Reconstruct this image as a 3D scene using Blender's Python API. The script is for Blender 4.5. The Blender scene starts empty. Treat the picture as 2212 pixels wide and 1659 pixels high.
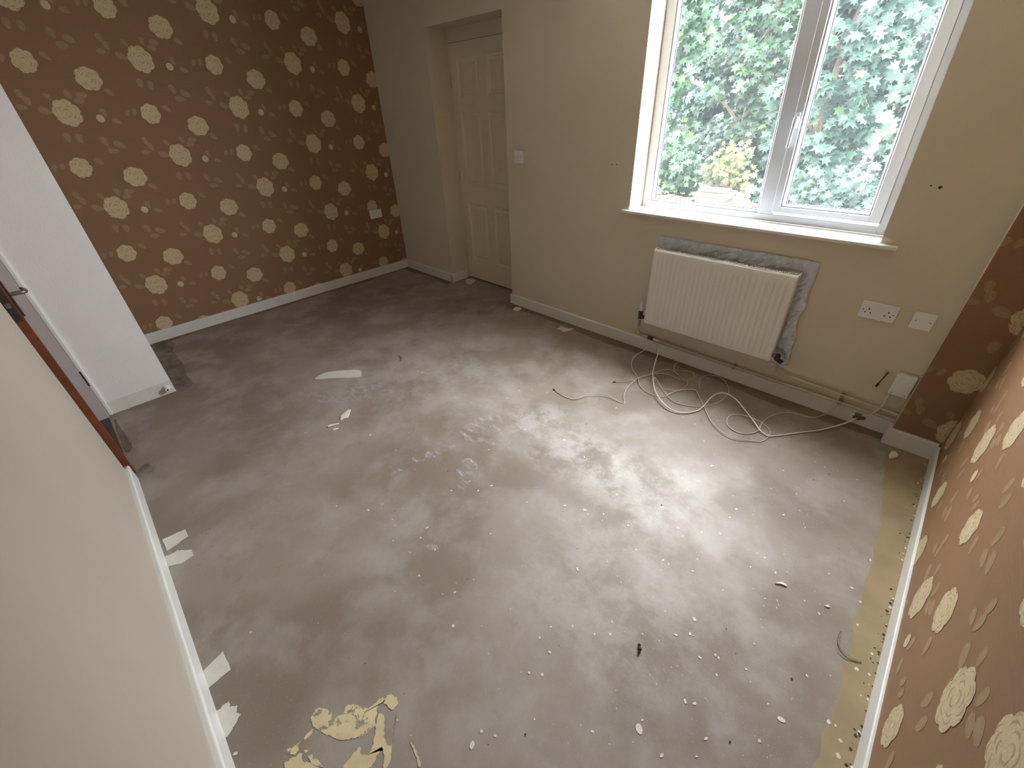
import bpy, math, random
import numpy as np
from mathutils import Vector, Matrix

random.seed(7)
rng = np.random.default_rng(11)
SC = bpy.context.scene
COL = SC.collection

# ---------------------------------------------------------------- camera
F_PX, IW, IH = 915.32, 2212, 1659
CAM = np.array([4.3894, -2.6337, 1.5549])
yaw, pitch, roll = .8011, -.583, -.0439
FW = np.array([-math.sin(yaw) * math.cos(pitch), math.cos(yaw) * math.cos(pitch), math.sin(pitch)])
_r = np.cross(FW, [0, 0, 1.0]); _r /= np.linalg.norm(_r); _u = np.cross(_r, FW)
RT = math.cos(roll) * _r + math.sin(roll) * _u
UP = -math.sin(roll) * _r + math.cos(roll) * _u
cd = bpy.data.cameras.new('camera')
cam = bpy.data.objects.new('camera', cd); COL.objects.link(cam)
cam.matrix_world = Matrix(((RT[0], UP[0], -FW[0], CAM[0]), (RT[1], UP[1], -FW[1], CAM[1]), (RT[2], UP[2], -FW[2], CAM[2]), (0, 0, 0, 1)))
cd.sensor_fit = 'HORIZONTAL'; cd.sensor_width = 36.0; cd.lens = 36.0 * F_PX / IW
cd.clip_start = 0.02; cd.clip_end = 200
SC.camera = cam

# ---------------------------------------------------------------- sky, sun, exposure
w = bpy.data.worlds.new('sky'); SC.world = w; w.use_nodes = True
nt = w.node_tree; nt.nodes.clear()
wo = nt.nodes.new('ShaderNodeOutputWorld'); bg = nt.nodes.new('ShaderNodeBackground')
sky = nt.nodes.new('ShaderNodeTexSky'); sky.sky_type = 'HOSEK_WILKIE'; sky.turbidity = 6.0
sky.sun_direction = Vector((0.3, -0.75, 0.6)).normalized()
mixw = nt.nodes.new('ShaderNodeMix'); mixw.data_type = 'RGBA'
mixw.inputs[0].default_value = .75
mixw.inputs[7].default_value = (0.93, 0.96, 1.0, 1)
nt.links.new(sky.outputs[0], mixw.inputs[6]); nt.links.new(mixw.outputs[2], bg.inputs[0])
# overcast brightening towards the zenith
wtc = nt.nodes.new('ShaderNodeTexCoord'); wsx = nt.nodes.new('ShaderNodeSeparateXYZ'); wmr = nt.nodes.new('ShaderNodeMapRange')
nt.links.new(wtc.outputs['Generated'], wsx.inputs[0]); nt.links.new(wsx.outputs[2], wmr.inputs[0]); nt.links.new(wmr.outputs[0], bg.inputs[1])
wmr.inputs[1].default_value = .1; wmr.inputs[2].default_value = .9; wmr.inputs[3].default_value = 4.0; wmr.inputs[4].default_value = 7.0
nt.links.new(bg.outputs[0], wo.inputs[0])
sd = bpy.data.lights.new('sun', 'SUN'); sd.energy = .7; sd.angle = math.radians(12); sd.color = (1, .95, .86)
so = bpy.data.objects.new('sun', sd); COL.objects.link(so)
so.rotation_euler = Vector((-.35, .72, -.75)).to_track_quat('-Z', 'Y').to_euler()
pd_ = bpy.data.lights.new('window_portal', 'AREA'); pd_.shape = 'RECTANGLE'; pd_.size = 1.32; pd_.size_y = 1.22
pd_.cycles.is_portal = True
po = bpy.data.objects.new('window_portal', pd_); COL.objects.link(po)
po.location = (3.51, .33, 1.56); po.rotation_euler = (math.radians(-90), 0, 0)
SC.view_settings.view_transform = 'Standard'
SC.view_settings.look = 'None'
SC.view_settings.gamma = 1
SC.view_settings.use_curve_mapping = False
SC.view_settings.exposure = 3.3
SC.cycles.max_bounces = 14; SC.cycles.diffuse_bounces = 8; SC.cycles.glossy_bounces = 4
SC.cycles.transparent_max_bounces = 16; SC.cycles.sample_clamp_indirect = 8
SC.cycles.use_denoising = True

# ---------------------------------------------------------------- helpers
def ray(px, py):
    return (px - IW / 2) / F_PX * RT - (py - IH / 2) / F_PX * UP + FW
def at(px, py, ax, val):
    """the point of a known plane (axis ax = val) that the photograph shows at this pixel"""
    d = ray(px, py); t = (val - CAM[ax]) / d[ax]
    return CAM + t * d
def fl(px, py, z=0.0):
    p = at(px, py, 2, z); return (float(p[0]), float(p[1]))

def S(h):
    """sRGB 0-255 triple to linear"""
    r = []
    for c in h:
        c = c / 255.0
        r.append(c / 12.92 if c <= .04045 else ((c + .055) / 1.055) ** 2.4)
    return (*r, 1.0)

def mat(name, col, rough=.6, spec=.5, metal=0.0, bump=0.0, bscale=60.0, var=0.0, vscale=6.0, col2=None, coat=0.0, trans=0.0):
    m = bpy.data.materials.new(name); m.use_nodes = True
    n = m.node_tree; b = n.nodes['Principled BSDF']
    b.inputs['Base Color'].default_value = col
    b.inputs['Roughness'].default_value = rough
    b.inputs['Specular IOR Level'].default_value = spec
    b.inputs['Metallic'].default_value = metal
    b.inputs['Coat Weight'].default_value = coat
    tc = n.nodes.new('ShaderNodeTexCoord')
    if var > 0 or col2:
        nz = n.nodes.new('ShaderNodeTexNoise'); nz.inputs['Scale'].default_value = vscale; nz.inputs['Detail'].default_value = 5
        n.links.new(tc.outputs['Object'], nz.inputs['Vector'])
        mx = n.nodes.new('ShaderNodeMix'); mx.data_type = 'RGBA'
        mr = n.nodes.new('ShaderNodeMapRange'); mr.inputs[1].default_value = .35; mr.inputs[2].default_value = .65
        n.links.new(nz.outputs[0], mr.inputs[0]); n.links.new(mr.outputs[0], mx.inputs[0])
        c2 = col2 or tuple(c * (1 - var) for c in col[:3]) + (1,)
        mx.inputs[6].default_value = col; mx.inputs[7].default_value = c2
        n.links.new(mx.outputs[2], b.inputs['Base Color'])
    if bump > 0:
        nb = n.nodes.new('ShaderNodeTexNoise'); nb.inputs['Scale'].default_value = bscale; nb.inputs['Detail'].default_value = 3
        n.links.new(tc.outputs['Object'], nb.inputs['Vector'])
        bp = n.nodes.new('ShaderNodeBump'); bp.inputs['Strength'].default_value = bump; bp.inputs['Distance'].default_value = .002
        n.links.new(nb.outputs[0], bp.inputs['Height']); n.links.new(bp.outputs[0], b.inputs['Normal'])
    return m

class MB:
    """collects shapes with material slots, links them as one mesh object"""
    def __init__(s): s.v = []; s.f = []; s.m = []; s.sm = []
    def face(s, pts, mi=0, smooth=False):
        k = len(s.v); s.v += [tuple(map(float, p)) for p in pts]; s.f.append(tuple(range(k, k + len(pts)))); s.m.append(mi); s.sm.append(smooth)
    def add(s, v, f, mi=0, smooth=False):
        k = len(s.v); s.v += [tuple(map(float, p)) for p in v]
        for q in f: s.f.append(tuple(i + k for i in q)); s.m.append(mi); s.sm.append(smooth)
    def box(s, a, b, mi=0, bev=0.0):
        x0, y0, z0 = [min(a[i], b[i]) for i in range(3)]; x1, y1, z1 = [max(a[i], b[i]) for i in range(3)]
        if bev <= 0:
            v = [(x0, y0, z0), (x1, y0, z0), (x1, y1, z0), (x0, y1, z0), (x0, y0, z1), (x1, y0, z1), (x1, y1, z1), (x0, y1, z1)]
            s.add(v, [(0, 3, 2, 1), (4, 5, 6, 7), (0, 1, 5, 4), (1, 2, 6, 5), (2, 3, 7, 6), (3, 0, 4, 7)], mi); return
        e = min(bev, (x1 - x0) / 2.01, (y1 - y0) / 2.01, (z1 - z0) / 2.01)
        V = []; idx = {}
        X = (x0, x1); Y = (y0, y1); Z = (z0, z1)
        for i in (0, 1):
            for j in (0, 1):
                for k in (0, 1):
                    sx, sy, sz = (e if i == 0 else -e), (e if j == 0 else -e), (e if k == 0 else -e)
                    for ax, p in (('x', (X[i], Y[j] + sy, Z[k] + sz)), ('y', (X[i] + sx, Y[j], Z[k] + sz)), ('z', (X[i] + sx, Y[j] + sy, Z[k]))):
                        idx[(i, j, k, ax)] = len(V); V.append(p)
        Fc = []
        g = lambda i, j, k, a: idx[(i, j, k, a)]
        for i in (0, 1):
            q = [g(i, 0, 0, 'x'), g(i, 1, 0, 'x'), g(i, 1, 1, 'x'), g(i, 0, 1, 'x')]; Fc.append(q if i else q[::-1])
            q = [g(0, i, 0, 'y'), g(1, i, 0, 'y'), g(1, i, 1, 'y'), g(0, i, 1, 'y')]; Fc.append(q[::-1] if i else q)
            q = [g(0, 0, i, 'z'), g(1, 0, i, 'z'), g(1, 1, i, 'z'), g(0, 1, i, 'z')]; Fc.append(q if i else q[::-1])
        for i in (0, 1):
            for j in (0, 1):
                Fc.append([g(i, j, 0, 'x'), g(i, j, 1, 'x'), g(i, j, 1, 'y'), g(i, j, 0, 'y')])
                Fc.append([g(i, 0, j, 'x'), g(i, 1, j, 'x'), g(i, 1, j, 'z'), g(i, 0, j, 'z')])
                Fc.append([g(0, i, j, 'y'), g(1, i, j, 'y'), g(1, i, j, 'z'), g(0, i, j, 'z')])
                for k in (0, 1): Fc.append([g(i, j, k, 'x'), g(i, j, k, 'y'), g(i, j, k, 'z')])
        s.add(V, Fc, mi)
    def tube(s, pts, r, mi=0, n=8, caps=True):
        P = [np.array(p, float) for p in pts]; k = len(P); V = []; prev = None
        for i in range(k):
            t = P[min(i + 1, k - 1)] - P[max(i - 1, 0)]; t /= (np.linalg.norm(t) + 1e-12)
            if prev is None:
                a = np.array([0, 0, 1.0]) if abs(t[2]) < .9 else np.array([1.0, 0, 0]); u = np.cross(t, a)
            else: u = prev - t * (prev @ t)
            u /= (np.linalg.norm(u) + 1e-12); prev = u; v2 = np.cross(t, u)
            rr = r[i] if isinstance(r, (list, tuple)) else r
            for j in range(n):
                an = 2 * math.pi * j / n; V.append(P[i] + rr * (math.cos(an) * u + math.sin(an) * v2))
        Fc = [(i * n + j, i * n + (j + 1) % n, (i + 1) * n + (j + 1) % n, (i + 1) * n + j) for i in range(k - 1) for j in range(n)]
        s.add(V, Fc, mi, True)
        if caps: s.face(V[:n][::-1], mi); s.face(V[-n:], mi)
    def prism(s, prof, a, b, fn, mi=0, smooth=False):
        """profile (list of 2-D points) swept from a to b; fn(p, q, t) gives the 3-D point"""
        n = len(prof); V = [fn(p, q, a) for p, q in prof] + [fn(p, q, b) for p, q in prof]
        s.add(V, [(i, (i + 1) % n, n + (i + 1) % n, n + i) for i in range(n)], mi, smooth)
        s.face(V[:n][::-1], mi); s.face(V[n:], mi)
    def build(s, name, mats, parent=None, label=None, fn=None):
        me = bpy.data.meshes.new(name)
        v = s.v if fn is None else [fn(p) for p in s.v]
        me.from_pydata(v, [], s.f)
        for m in (mats if isinstance(mats, (list, tuple)) else [mats]): me.materials.append(m)
        me.polygons.foreach_set('material_index', s.m); me.polygons.foreach_set('use_smooth', s.sm)
        me.update()
        o = bpy.data.objects.new(name, me); COL.objects.link(o)
        if parent is not None: o.parent = parent; o.matrix_parent_inverse = parent.matrix_world.inverted()
        if label: o['label'] = label
        return o
def recalc(o):
    import bmesh
    bm = bmesh.new(); bm.from_mesh(o.data); bmesh.ops.recalc_face_normals(bm, faces=bm.faces[:]); bm.to_mesh(o.data); bm.free(); return o
def tag(o, label=None, cat=None, group=None, kind=None):
    if label: o['label'] = label
    if cat: o['category'] = cat
    if group: o['group'] = group
    if kind: o['kind'] = kind
    return o
def thing(name, loc, label=None, cat=None, group=None, kind=None):
    o = bpy.data.objects.new(name, None); COL.objects.link(o); o.location = loc; o.empty_display_size = .05
    o.matrix_world = Matrix.Translation(Vector(loc))
    return tag(o, label, cat, group, kind)
def spline(pts, sub=6, closed=False):
    P = [np.array(p, float) for p in pts]; n = len(P); out = []
    rng_ = range(n) if closed else range(n - 1)
    for i in rng_:
        if closed: a, b, c, d = P[i - 1], P[i], P[(i + 1) % n], P[(i + 2) % n]
        else: a, b, c, d = P[max(i - 1, 0)], P[i], P[i + 1], P[min(i + 2, n - 1)]
        for k in range(sub):
            t = k / sub
            out.append(.5 * ((2 * b) + (c - a) * t + (2 * a - 5 * b + 4 * c - d) * t * t + (3 * b - a - 3 * c + d) * t ** 3))
    if not closed: out.append(P[-1])
    return out

# ---------------------------------------------------------------- materials
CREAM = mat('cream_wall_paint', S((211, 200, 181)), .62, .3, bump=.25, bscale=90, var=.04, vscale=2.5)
CREAM_DIM = mat('dimmed_cream_wall_paint', S((178, 169, 153)), .62, .3, bump=.25, bscale=90, var=.05, vscale=1.6)  # same cream paint, darkened in colour so the near wall looks dimmer
PALE = mat('off_white_wall_paint', S((236, 235, 235)), .6, .3, bump=.25, bscale=90, var=.03)
GLOSS = mat('white_gloss_paint', S((222, 221, 216)), .32, .5, bump=.1, bscale=25, var=.05, vscale=9)
DOORP = mat('cream_door_paint', S((214, 202, 178)), .4, .45, bump=.1, bscale=30, var=.04, vscale=8)
CEIL = mat('white_ceiling_paint', S((226, 222, 214)), .8, .2)
UPVC = mat('white_window_plastic', S((198, 202, 211)), .3, .5)
PLAST = mat('white_switch_plastic', S((226, 226, 224)), .35, .5)
PLASTY = mat('aged_white_plastic', S((208, 203, 190)), .4, .5)
RADW = mat('white_radiator_enamel', S((228, 225, 219)), .35, .5)
DARKM = mat('dark_fitting', S((52, 46, 44)), .45, .5)
BLACKM = mat('black_gap', S((18, 15, 13)), .8, .2)
GASK = mat('dark_rubber_gasket', S((46, 46, 62)), .6, .3)
STEEL = mat('dull_steel', S((150, 146, 138)), .35, .5, metal=.9)
BROWN = mat('varnished_brown_door_wood', S((122, 66, 40)), .35, .5, var=.35, vscale=14)
FOIL = mat('silver_foil', S((208, 214, 218)), .42, .5, metal=.55, bump=.8, bscale=70, var=.22, vscale=30)
CABW = mat('white_cable_sheath', S((236, 232, 222)), .4, .5)
CABY = mat('cream_cable_sheath', S((214, 203, 172)), .45, .5)
WP_BASE = None
def wallpaper_base():
    m = bpy.data.materials.new('brown_ribbed_wallpaper'); m.use_nodes = True
    n = m.node_tree; b = n.nodes['Principled BSDF']
    b.inputs['Roughness'].default_value = .55; b.inputs['Specular IOR Level'].default_value = .35
    tc = n.nodes.new('ShaderNodeTexCoord')
    wv = n.nodes.new('ShaderNodeTexWave'); wv.wave_type = 'BANDS'; wv.bands_direction = 'Z'
    wv.inputs['Scale'].default_value = 75; wv.inputs['Distortion'].default_value = .6; wv.inputs['Detail'].default_value = 1
    n.links.new(tc.outputs['Object'], wv.inputs['Vector'])
    cr = n.nodes.new('ShaderNodeMix'); cr.data_type = 'RGBA'
    cr.inputs[6].default_value = S((146, 112, 82)); cr.inputs[7].default_value = S((136, 103, 75))
    n.links.new(wv.outputs[1], cr.inputs[0]); n.links.new(cr.outputs[2], b.inputs['Base Color'])
    bp = n.nodes.new('ShaderNodeBump'); bp.inputs['Strength'].default_value = .35; bp.inputs['Distance'].default_value = .0015
    n.links.new(wv.outputs[1], bp.inputs['Height']); n.links.new(bp.outputs[0], b.inputs['Normal'])
    return m
WPB = wallpaper_base()
WPF = mat('cream_flower_print', S((207, 187, 151)), .5, .4, bump=.5, bscale=120, var=.10, vscale=60)
WPC = mat('flower_petal_crease_print', S((178, 154, 120)), .5, .4)
WPL = mat('faint_leaf_print', S((158, 131, 98)), .5, .4, var=.10, vscale=50)
WPV = mat('leaf_vein_print', S((168, 142, 110)), .5, .4)
WPM = [WPB, WPF, WPC, WPL, WPV]

# ---------------------------------------------------------------- printed wallpaper pattern
def clip_poly(poly, rect):
    u0, u1, v0, v1 = rect
    for ax, val, sg in ((0, u0, 1), (0, u1, -1), (1, v0, 1), (1, v1, -1)):
        out = []
        for i in range(len(poly)):
            a, b = poly[i - 1], poly[i]
            ia = sg * (a[ax] - val) >= 0; ib = sg * (b[ax] - val) >= 0
            if ia != ib:
                t = (val - a[ax]) / (b[ax] - a[ax]); out.append((a[0] + t * (b[0] - a[0]), a[1] + t * (b[1] - a[1])))
            if ib: out.append(b)
        poly = out
        if len(poly) < 3: return []
    return poly
def flower_shape(R, seed, sx=1.0, sy=1.0):
    r = random.Random(seed); lob = r.choice([7, 8, 8]); ph = r.random() * 6
    pts = []
    for i in range(72):
        a = 2 * math.pi * i / 72
        q = R * (.84 + .17 * abs(math.sin(a * lob / 2 + ph)) ** .6 + .03 * abs(math.sin(a * lob * 1.5 + ph * 2)) + .03 * math.sin(2 * a + ph * 3))
        pts.append((q * math.cos(a) * sx, q * math.sin(a) * sy))
    arcs = []
    for rr, k, wd in ((.22, 2, .05), (.42, 4, .045), (.60, 6, .04), (.76, 8, .035)):
        for j in range(k):
            a0 = 2 * math.pi * (j + r.random() * .35) / k; ln = 2 * math.pi / k * r.uniform(.55, .85)
            cx, cy = rr * R * math.cos(a0 + ln / 2) * .12, rr * R * math.sin(a0 + ln / 2) * .12
            o = []; inn = []
            for t in range(9):
                a = a0 + ln * t / 8; q = rr * R * (1 + .16 * math.sin(math.pi * t / 8)); wv_ = wd * R * math.sin(math.pi * t / 8) * .8 + .0004
                o.append(((q + wv_) * math.cos(a) * sx + cx, (q + wv_) * math.sin(a) * sy + cy)); inn.append(((q - wv_) * math.cos(a) * sx + cx, (q - wv_) * math.sin(a) * sy + cy))
            arcs.append((o, inn))
    return pts, arcs
FA, FB, FC_, FD = flower_shape(.073, 3, .97, 1.02), flower_shape(.060, 8, .95, 1.03), flower_shape(.066, 21), flower_shape(.0225, 5)
LEAVES = [(-.13, .027, -.073, .002, 1), (-.066, .105, -.043, .069, 1), (.042, .122, .053, .077, 0), (.088, .094, .144, .095, 0), (.066, .066, .116, .062, 0),
          (-.061, -.108, -.066, -.162, 0), (-.003, -.119, -.008, -.172, 0), (.109, -.143, .123, -.197, 0), (.161, -.182, .215, -.211, 0), (.114, -.226, .17, -.233, 0),
          (.213, -.048, .258, -.066, 0), (.182, .018, .19, -.03, 0), (.248, .127, .287, .091, 0), (.017, .318, .05, .278, 0), (-.2, .3, -.216, .262, 0),
          (-.159, .303, -.174, .265, 0), (-.182, .132, -.175, .084, 0), (-.163, .093, -.156, .044, 0), (-.224, .04, -.178, .036, 0)]
def paper(mb, P, A0, rect, off=1.0):
    """print the repeating flowers into mb; P(u, v, h) maps paper to room, h lifts off the paper"""
    u0, u1, v0, v1 = rect
    def put(poly, h, mi):
        q = clip_poly(poly, rect)
        if len(q) >= 3: mb.face([P(a, b, h) for a, b in q], mi)
    def flower(cx, cy, sh, h, arcs=True):
        pts = [(cx + a, cy + b) for a, b in sh[0]]
        if max(p[0] for p in pts) < u0 or min(p[0] for p in pts) > u1 or max(p[1] for p in pts) < v0 or min(p[1] for p in pts) > v1: return
        for i in range(len(pts)): put([(cx, cy), pts[i - 1], pts[i]], h, 1)
        if arcs:
            for o, inn in sh[1]:
                for i in range(len(o) - 1):
                    put([(cx + x, cy + y) for x, y in (inn[i], o[i], o[i + 1], inn[i + 1])], h + .0002, 2)
    def leaf(x0, y0, x1, y1, h):
        L = math.hypot(x1 - x0, y1 - y0); cx, cy = (x0 + x1) / 2, (y0 + y1) / 2
        dx, dy = (x1 - x0) / L, (y1 - y0) / L; L *= 1.08; Wd = L * .30
        pts = []
        for i in range(16):
            t = 2 * math.pi * i / 16; a, b = math.cos(t) * L / 2, math.sin(t) * Wd * (1 - .25 * math.cos(t))
            pts.append((cx + a * dx - b * dy, cy + a * dy + b * dx))
        for i in range(16): put([(cx, cy), pts[i - 1], pts[i]], h, 3)
        vw = .0011
        put([(cx - dx * L * .45 - dy * vw, cy - dy * L * .45 + dx * vw), (cx - dx * L * .45 + dy * vw, cy - dy * L * .45 - dx * vw),
             (cx + dx * L * .45 + dy * vw, cy + dy * L * .45 - dx * vw), (cx + dx * L * .45 - dy * vw, cy + dy * L * .45 + dx * vw)], h + .00008, 4)
    for i in range(-9, 10):
        for j in range(-14, 15):
            cx = A0[0] + i * .5235; cy = A0[1] + j * .5845 + i * .29225
            if cx < u0 - .35 or cx > u1 + .35 or cy < v0 - .4 or cy > v1 + .4: continue
            for q_, L in enumerate(LEAVES): leaf(cx + L[0], cy + L[1], cx + L[2], cy + L[3], .0003 + (q_ + (i % 3) * .33) * .00002)
            flower(cx, cy, FA, .0009); flower(cx - .076, cy + .270, FB, .0009); flower(cx + .191, cy + .182, FC_, .0009)
            flower(cx + .154, cy - .038, FD, .0011, False)

# ---------------------------------------------------------------- room dimensions (metres)
ZC = 2.46                     # ceiling
XE = 4.752                    # east wall
XA, XB, ZT, DR = .852, 1.728, 2.088, .2154   # door recess
X0, X1, ZS, ZW = 2.852, 4.172, .9489, 2.17   # window hole
XP, YP1, YP0 = 1.023, -2.578, -2.944         # projecting closet
NX, NA = 1.8723, -.012                        # south wall line
def ysouth(x): return -2.937 + (x - NX) * math.tan(NA)
XS, PDp = 4.5606, .0866       # wallpapered pier
TS = .016
def warp(p):
    """the right-hand part of the window leans slightly, as in the house"""
    k = min(max((p[0] - 2.93) / .60, 0), 1)
    return (p[0] - .038 * (p[2] - 1.40) * k, p[1], p[2])

# floor --------------------------------------------------------------
def floor_mat():
    m = bpy.data.materials.new('dusty_concrete_floor'); m.use_nodes = True
    n = m.node_tree; b = n.nodes['Principled BSDF']; L = n.links
    tc = n.nodes.new('ShaderNodeTexCoord')
    def noise(scale, detail=6, rough=.6, dist=0.0):
        q = n.nodes.new('ShaderNodeTexNoise'); q.inputs['Scale'].default_value = scale; q.inputs['Detail'].default_value = detail
        q.inputs['Roughness'].default_value = rough; q.inputs['Distortion'].default_value = dist; L.new(tc.outputs['Object'], q.inputs['Vector']); return q
    def rng_(src, a, b_, c=0.0, d=1.0):
        q = n.nodes.new('ShaderNodeMapRange'); q.interpolation_type = 'SMOOTHSTEP'
        for i, v in enumerate((a, b_, c, d)): q.inputs[i + 1].default_value = v
        L.new(src, q.inputs[0]); return q.outputs[0]
    def mix(f, a, b_):
        q = n.nodes.new('ShaderNodeMix'); q.data_type = 'RGBA'
        if hasattr(f, 'node'): L.new(f, q.inputs[0])
        else: q.inputs[0].default_value = f
        for i, v in ((6, a), (7, b_)):
            if hasattr(v, 'node'): L.new(v, q.inputs[i])
            else: q.inputs[i].default_value = v
        return q.outputs[2]
    n1, n2, n3, n4 = noise(1.4, 5, .5, .15), noise(3.6, 8, .6, .15), noise(14, 6, .6), noise(160, 2, .5)
    base = mix(rng_(n1.outputs[0], .42, .60), S((129, 117, 103)), S((147, 136, 124)))
    base = mix(rng_(n2.outputs[0], .42, .70, 0, .6), base, S((170, 163, 156)))
    base = mix(rng_(n3.outputs[0], .54, .74, 0, .35), base, S((124, 109, 88)))
    base = mix(rng_(n4.outputs[0], .62, .75, 0, .25), base, S((200, 196, 186)))
    # chalky dust patches plus the window's floor reflection, both put into the colour
    def dust_sheen(cx, cy, rx, ry, ang_):
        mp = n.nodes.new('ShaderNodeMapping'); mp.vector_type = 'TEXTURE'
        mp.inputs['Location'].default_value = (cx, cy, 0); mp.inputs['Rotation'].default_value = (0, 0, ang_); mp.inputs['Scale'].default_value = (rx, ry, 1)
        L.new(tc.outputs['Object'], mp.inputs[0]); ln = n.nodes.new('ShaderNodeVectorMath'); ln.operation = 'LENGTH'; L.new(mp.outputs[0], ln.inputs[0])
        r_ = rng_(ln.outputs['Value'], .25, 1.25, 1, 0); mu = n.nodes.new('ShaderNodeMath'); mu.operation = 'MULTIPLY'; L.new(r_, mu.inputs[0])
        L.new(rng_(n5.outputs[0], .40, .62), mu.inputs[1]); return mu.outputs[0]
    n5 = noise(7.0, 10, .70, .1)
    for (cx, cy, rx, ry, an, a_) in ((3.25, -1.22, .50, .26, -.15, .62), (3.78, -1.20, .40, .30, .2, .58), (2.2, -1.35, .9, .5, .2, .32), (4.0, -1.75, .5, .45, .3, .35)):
        f_ = n.nodes.new('ShaderNodeMath'); f_.operation = 'MULTIPLY'; f_.inputs[1].default_value = a_; L.new(dust_sheen(cx, cy, rx, ry, an), f_.inputs[0])
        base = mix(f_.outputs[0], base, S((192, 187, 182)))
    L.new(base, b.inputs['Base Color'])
    L.new(rng_(n2.outputs[0], .40, .66, .60, .47), b.inputs['Roughness'])
    b.inputs['Specular IOR Level'].default_value = .5
    bp = n.nodes.new('ShaderNodeBump'); bp.inputs['Strength'].default_value = .12; bp.inputs['Distance'].default_value = .002
    L.new(n3.outputs[0], bp.inputs['Height']); L.new(bp.outputs[0], b.inputs['Normal'])
    return m
def smear(name, col, scale, lo, hi, amax=1.0, stretch=(1, 1, 1), rough=.6):
    """a thin worn film: covers the floor only where its noise says so"""
    m = mat(name, col, rough, .4); n = m.node_tree; b = n.nodes['Principled BSDF']
    tc = n.nodes.new('ShaderNodeTexCoord'); mp = n.nodes.new('ShaderNodeMapping'); mp.inputs['Scale'].default_value = stretch
    nz = n.nodes.new('ShaderNodeTexNoise'); nz.inputs['Scale'].default_value = scale; nz.inputs['Detail'].default_value = 6; nz.inputs['Roughness'].default_value = .65
    mr = n.nodes.new('ShaderNodeMapRange'); mr.interpolation_type = 'SMOOTHSTEP'
    mr.inputs[1].default_value = lo; mr.inputs[2].default_value = hi; mr.inputs[4].default_value = amax
    n.links.new(tc.outputs['Object'], mp.inputs[0]); n.links.new(mp.outputs[0], nz.inputs['Vector'])
    n.links.new(nz.outputs[0], mr.inputs[0]); n.links.new(mr.outputs[0], b.inputs['Alpha']); return m
FM = [floor_mat(),
      mat('white_filler_patch', S((214, 210, 200)), .6, .4, bump=.4, bscale=70, var=.08, vscale=30),
      mat('tan_adhesive_band', S((156, 136, 104)), .5, .45, bump=.2, bscale=60, var=.16, vscale=9),
      mat('dried_paint_spot', S((214, 208, 194)), .45, .5),
      smear('cream_paint_smear', S((214, 198, 162)), 26, .40, .50, 1.0),
      mat('cream_paint_spill', S((212, 196, 160)), .45, .5, var=.12, vscale=25),
      smear('chalky_dust_smear', S((214, 210, 206)), 16, .44, .74, .7, (1, 2.2, 1), .5),
      mat('dark_threshold_screed', S((88, 76, 70)), .6, .4, var=.2, vscale=12),
      mat('brown_edge_band', S((126, 110, 88)), .65, .35, var=.2, vscale=7),
      mat('dark_grit', S((66, 56, 44)), .8, .3),
      smear('grey_brown_wear', S((108, 94, 78)), 7, .30, .75, .65)]
fm = MB()
fm.box((-.1, -3.3, -.06), (4.85, .3, 0))
def blob(px, mi, h, jit=.004, sub=5, z=0.0):
    pts = spline([fl(x, y, z) for x, y in px], sub, True)
    pts = [(p[0] + random.uniform(-jit, jit), p[1] + random.uniform(-jit, jit)) for p in pts]
    c = np.mean(pts, axis=0)
    fm.face([(p[0], p[1], h) for p in pts], mi)
def spot(px, py, r, mi=3, h=.0012, k=9, sx=1.0, ang=0.0):
    c = fl(px, py); ph = random.random() * 6
    pts = []
    for i in range(k):
        a = 2 * math.pi * i / k + ph; q = r * random.uniform(.7, 1.2); x, y = q * math.cos(a) * sx, q * math.sin(a)
        pts.append((c[0] + x * math.cos(ang) - y * math.sin(ang), c[1] + x * math.sin(ang) + y * math.cos(ang), h))
    fm.face(pts, mi)
# bands left where carpet gripper and skirting glue were
def band(pts_out, pts_in, mi, h):
    a = [(*p, h) for p in pts_out]; b_ = [(*p, h) for p in pts_in]
    for i in range(len(a) - 1): fm.face([a[i], a[i + 1], b_[i + 1], b_[i]], mi)
N = 90
edge = [fl(*p) for p in ((1912, 985), (1908, 1060), (1903, 1110), (1895, 1170), (1868, 1270), (1862, 1300), (1846, 1350), (1836, 1400), (1818, 1470), (1795, 1540), (1772, 1610), (1752, 1670), (1720, 1760))]
ex = [p[0] for p in edge][::-1]; ey = [p[1] for p in edge][::-1]
ys = [-.105 - i * (2.83 / N) for i in range(N + 1)]
band([(XE - .008, y) for y in ys], [(float(np.interp(y, ey, ex)) + random.uniform(-.005, .005) + .004 * math.sin(y * 31), y) for y in ys], 2, .0006)
xs_ = [.02 + i * (.83 / 30) for i in range(31)]
band([(x, -.015) for x in xs_], [(x, -.07 - .02 * math.sin(x * 9) - random.uniform(0, .01)) for x in xs_], 8, .0006)
xs_ = [1.73 + i * (2.83 / 80) for i in range(81)]
band([(x, -.015) for x in xs_], [(x, -.085 - .02 * math.sin(x * 5) - random.uniform(0, .012)) for x in xs_], 8, .0006)
ys = [-.02 - i * (2.55 / 80) for i in range(81)]
band([(.015, y) for y in ys], [(.06 + .02 * math.sin(y * 7) + random.uniform(0, .012), y) for y in ys], 8, .0007)
blob([(330, 745), (372, 738), (376, 762), (398, 790), (405, 815), (418, 830), (380, 838)], 10, .0009, .006)
# threshold of the doorway and dark wear beside it
fm.face([(XP + .01, YP0 - .005, .0008), (XP + .01, -3.29, .0008), (NX, -3.29, .0008), (NX, -2.935, .0008)], 7)
blob([(247, 905), (262, 925), (280, 950), (286, 965), (276, 978), (262, 960)], 10, .0009)
blob([(296, 1018), (315, 1003), (327, 1005), (334, 1018), (312, 1024)], 10, .0009, .006)
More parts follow.
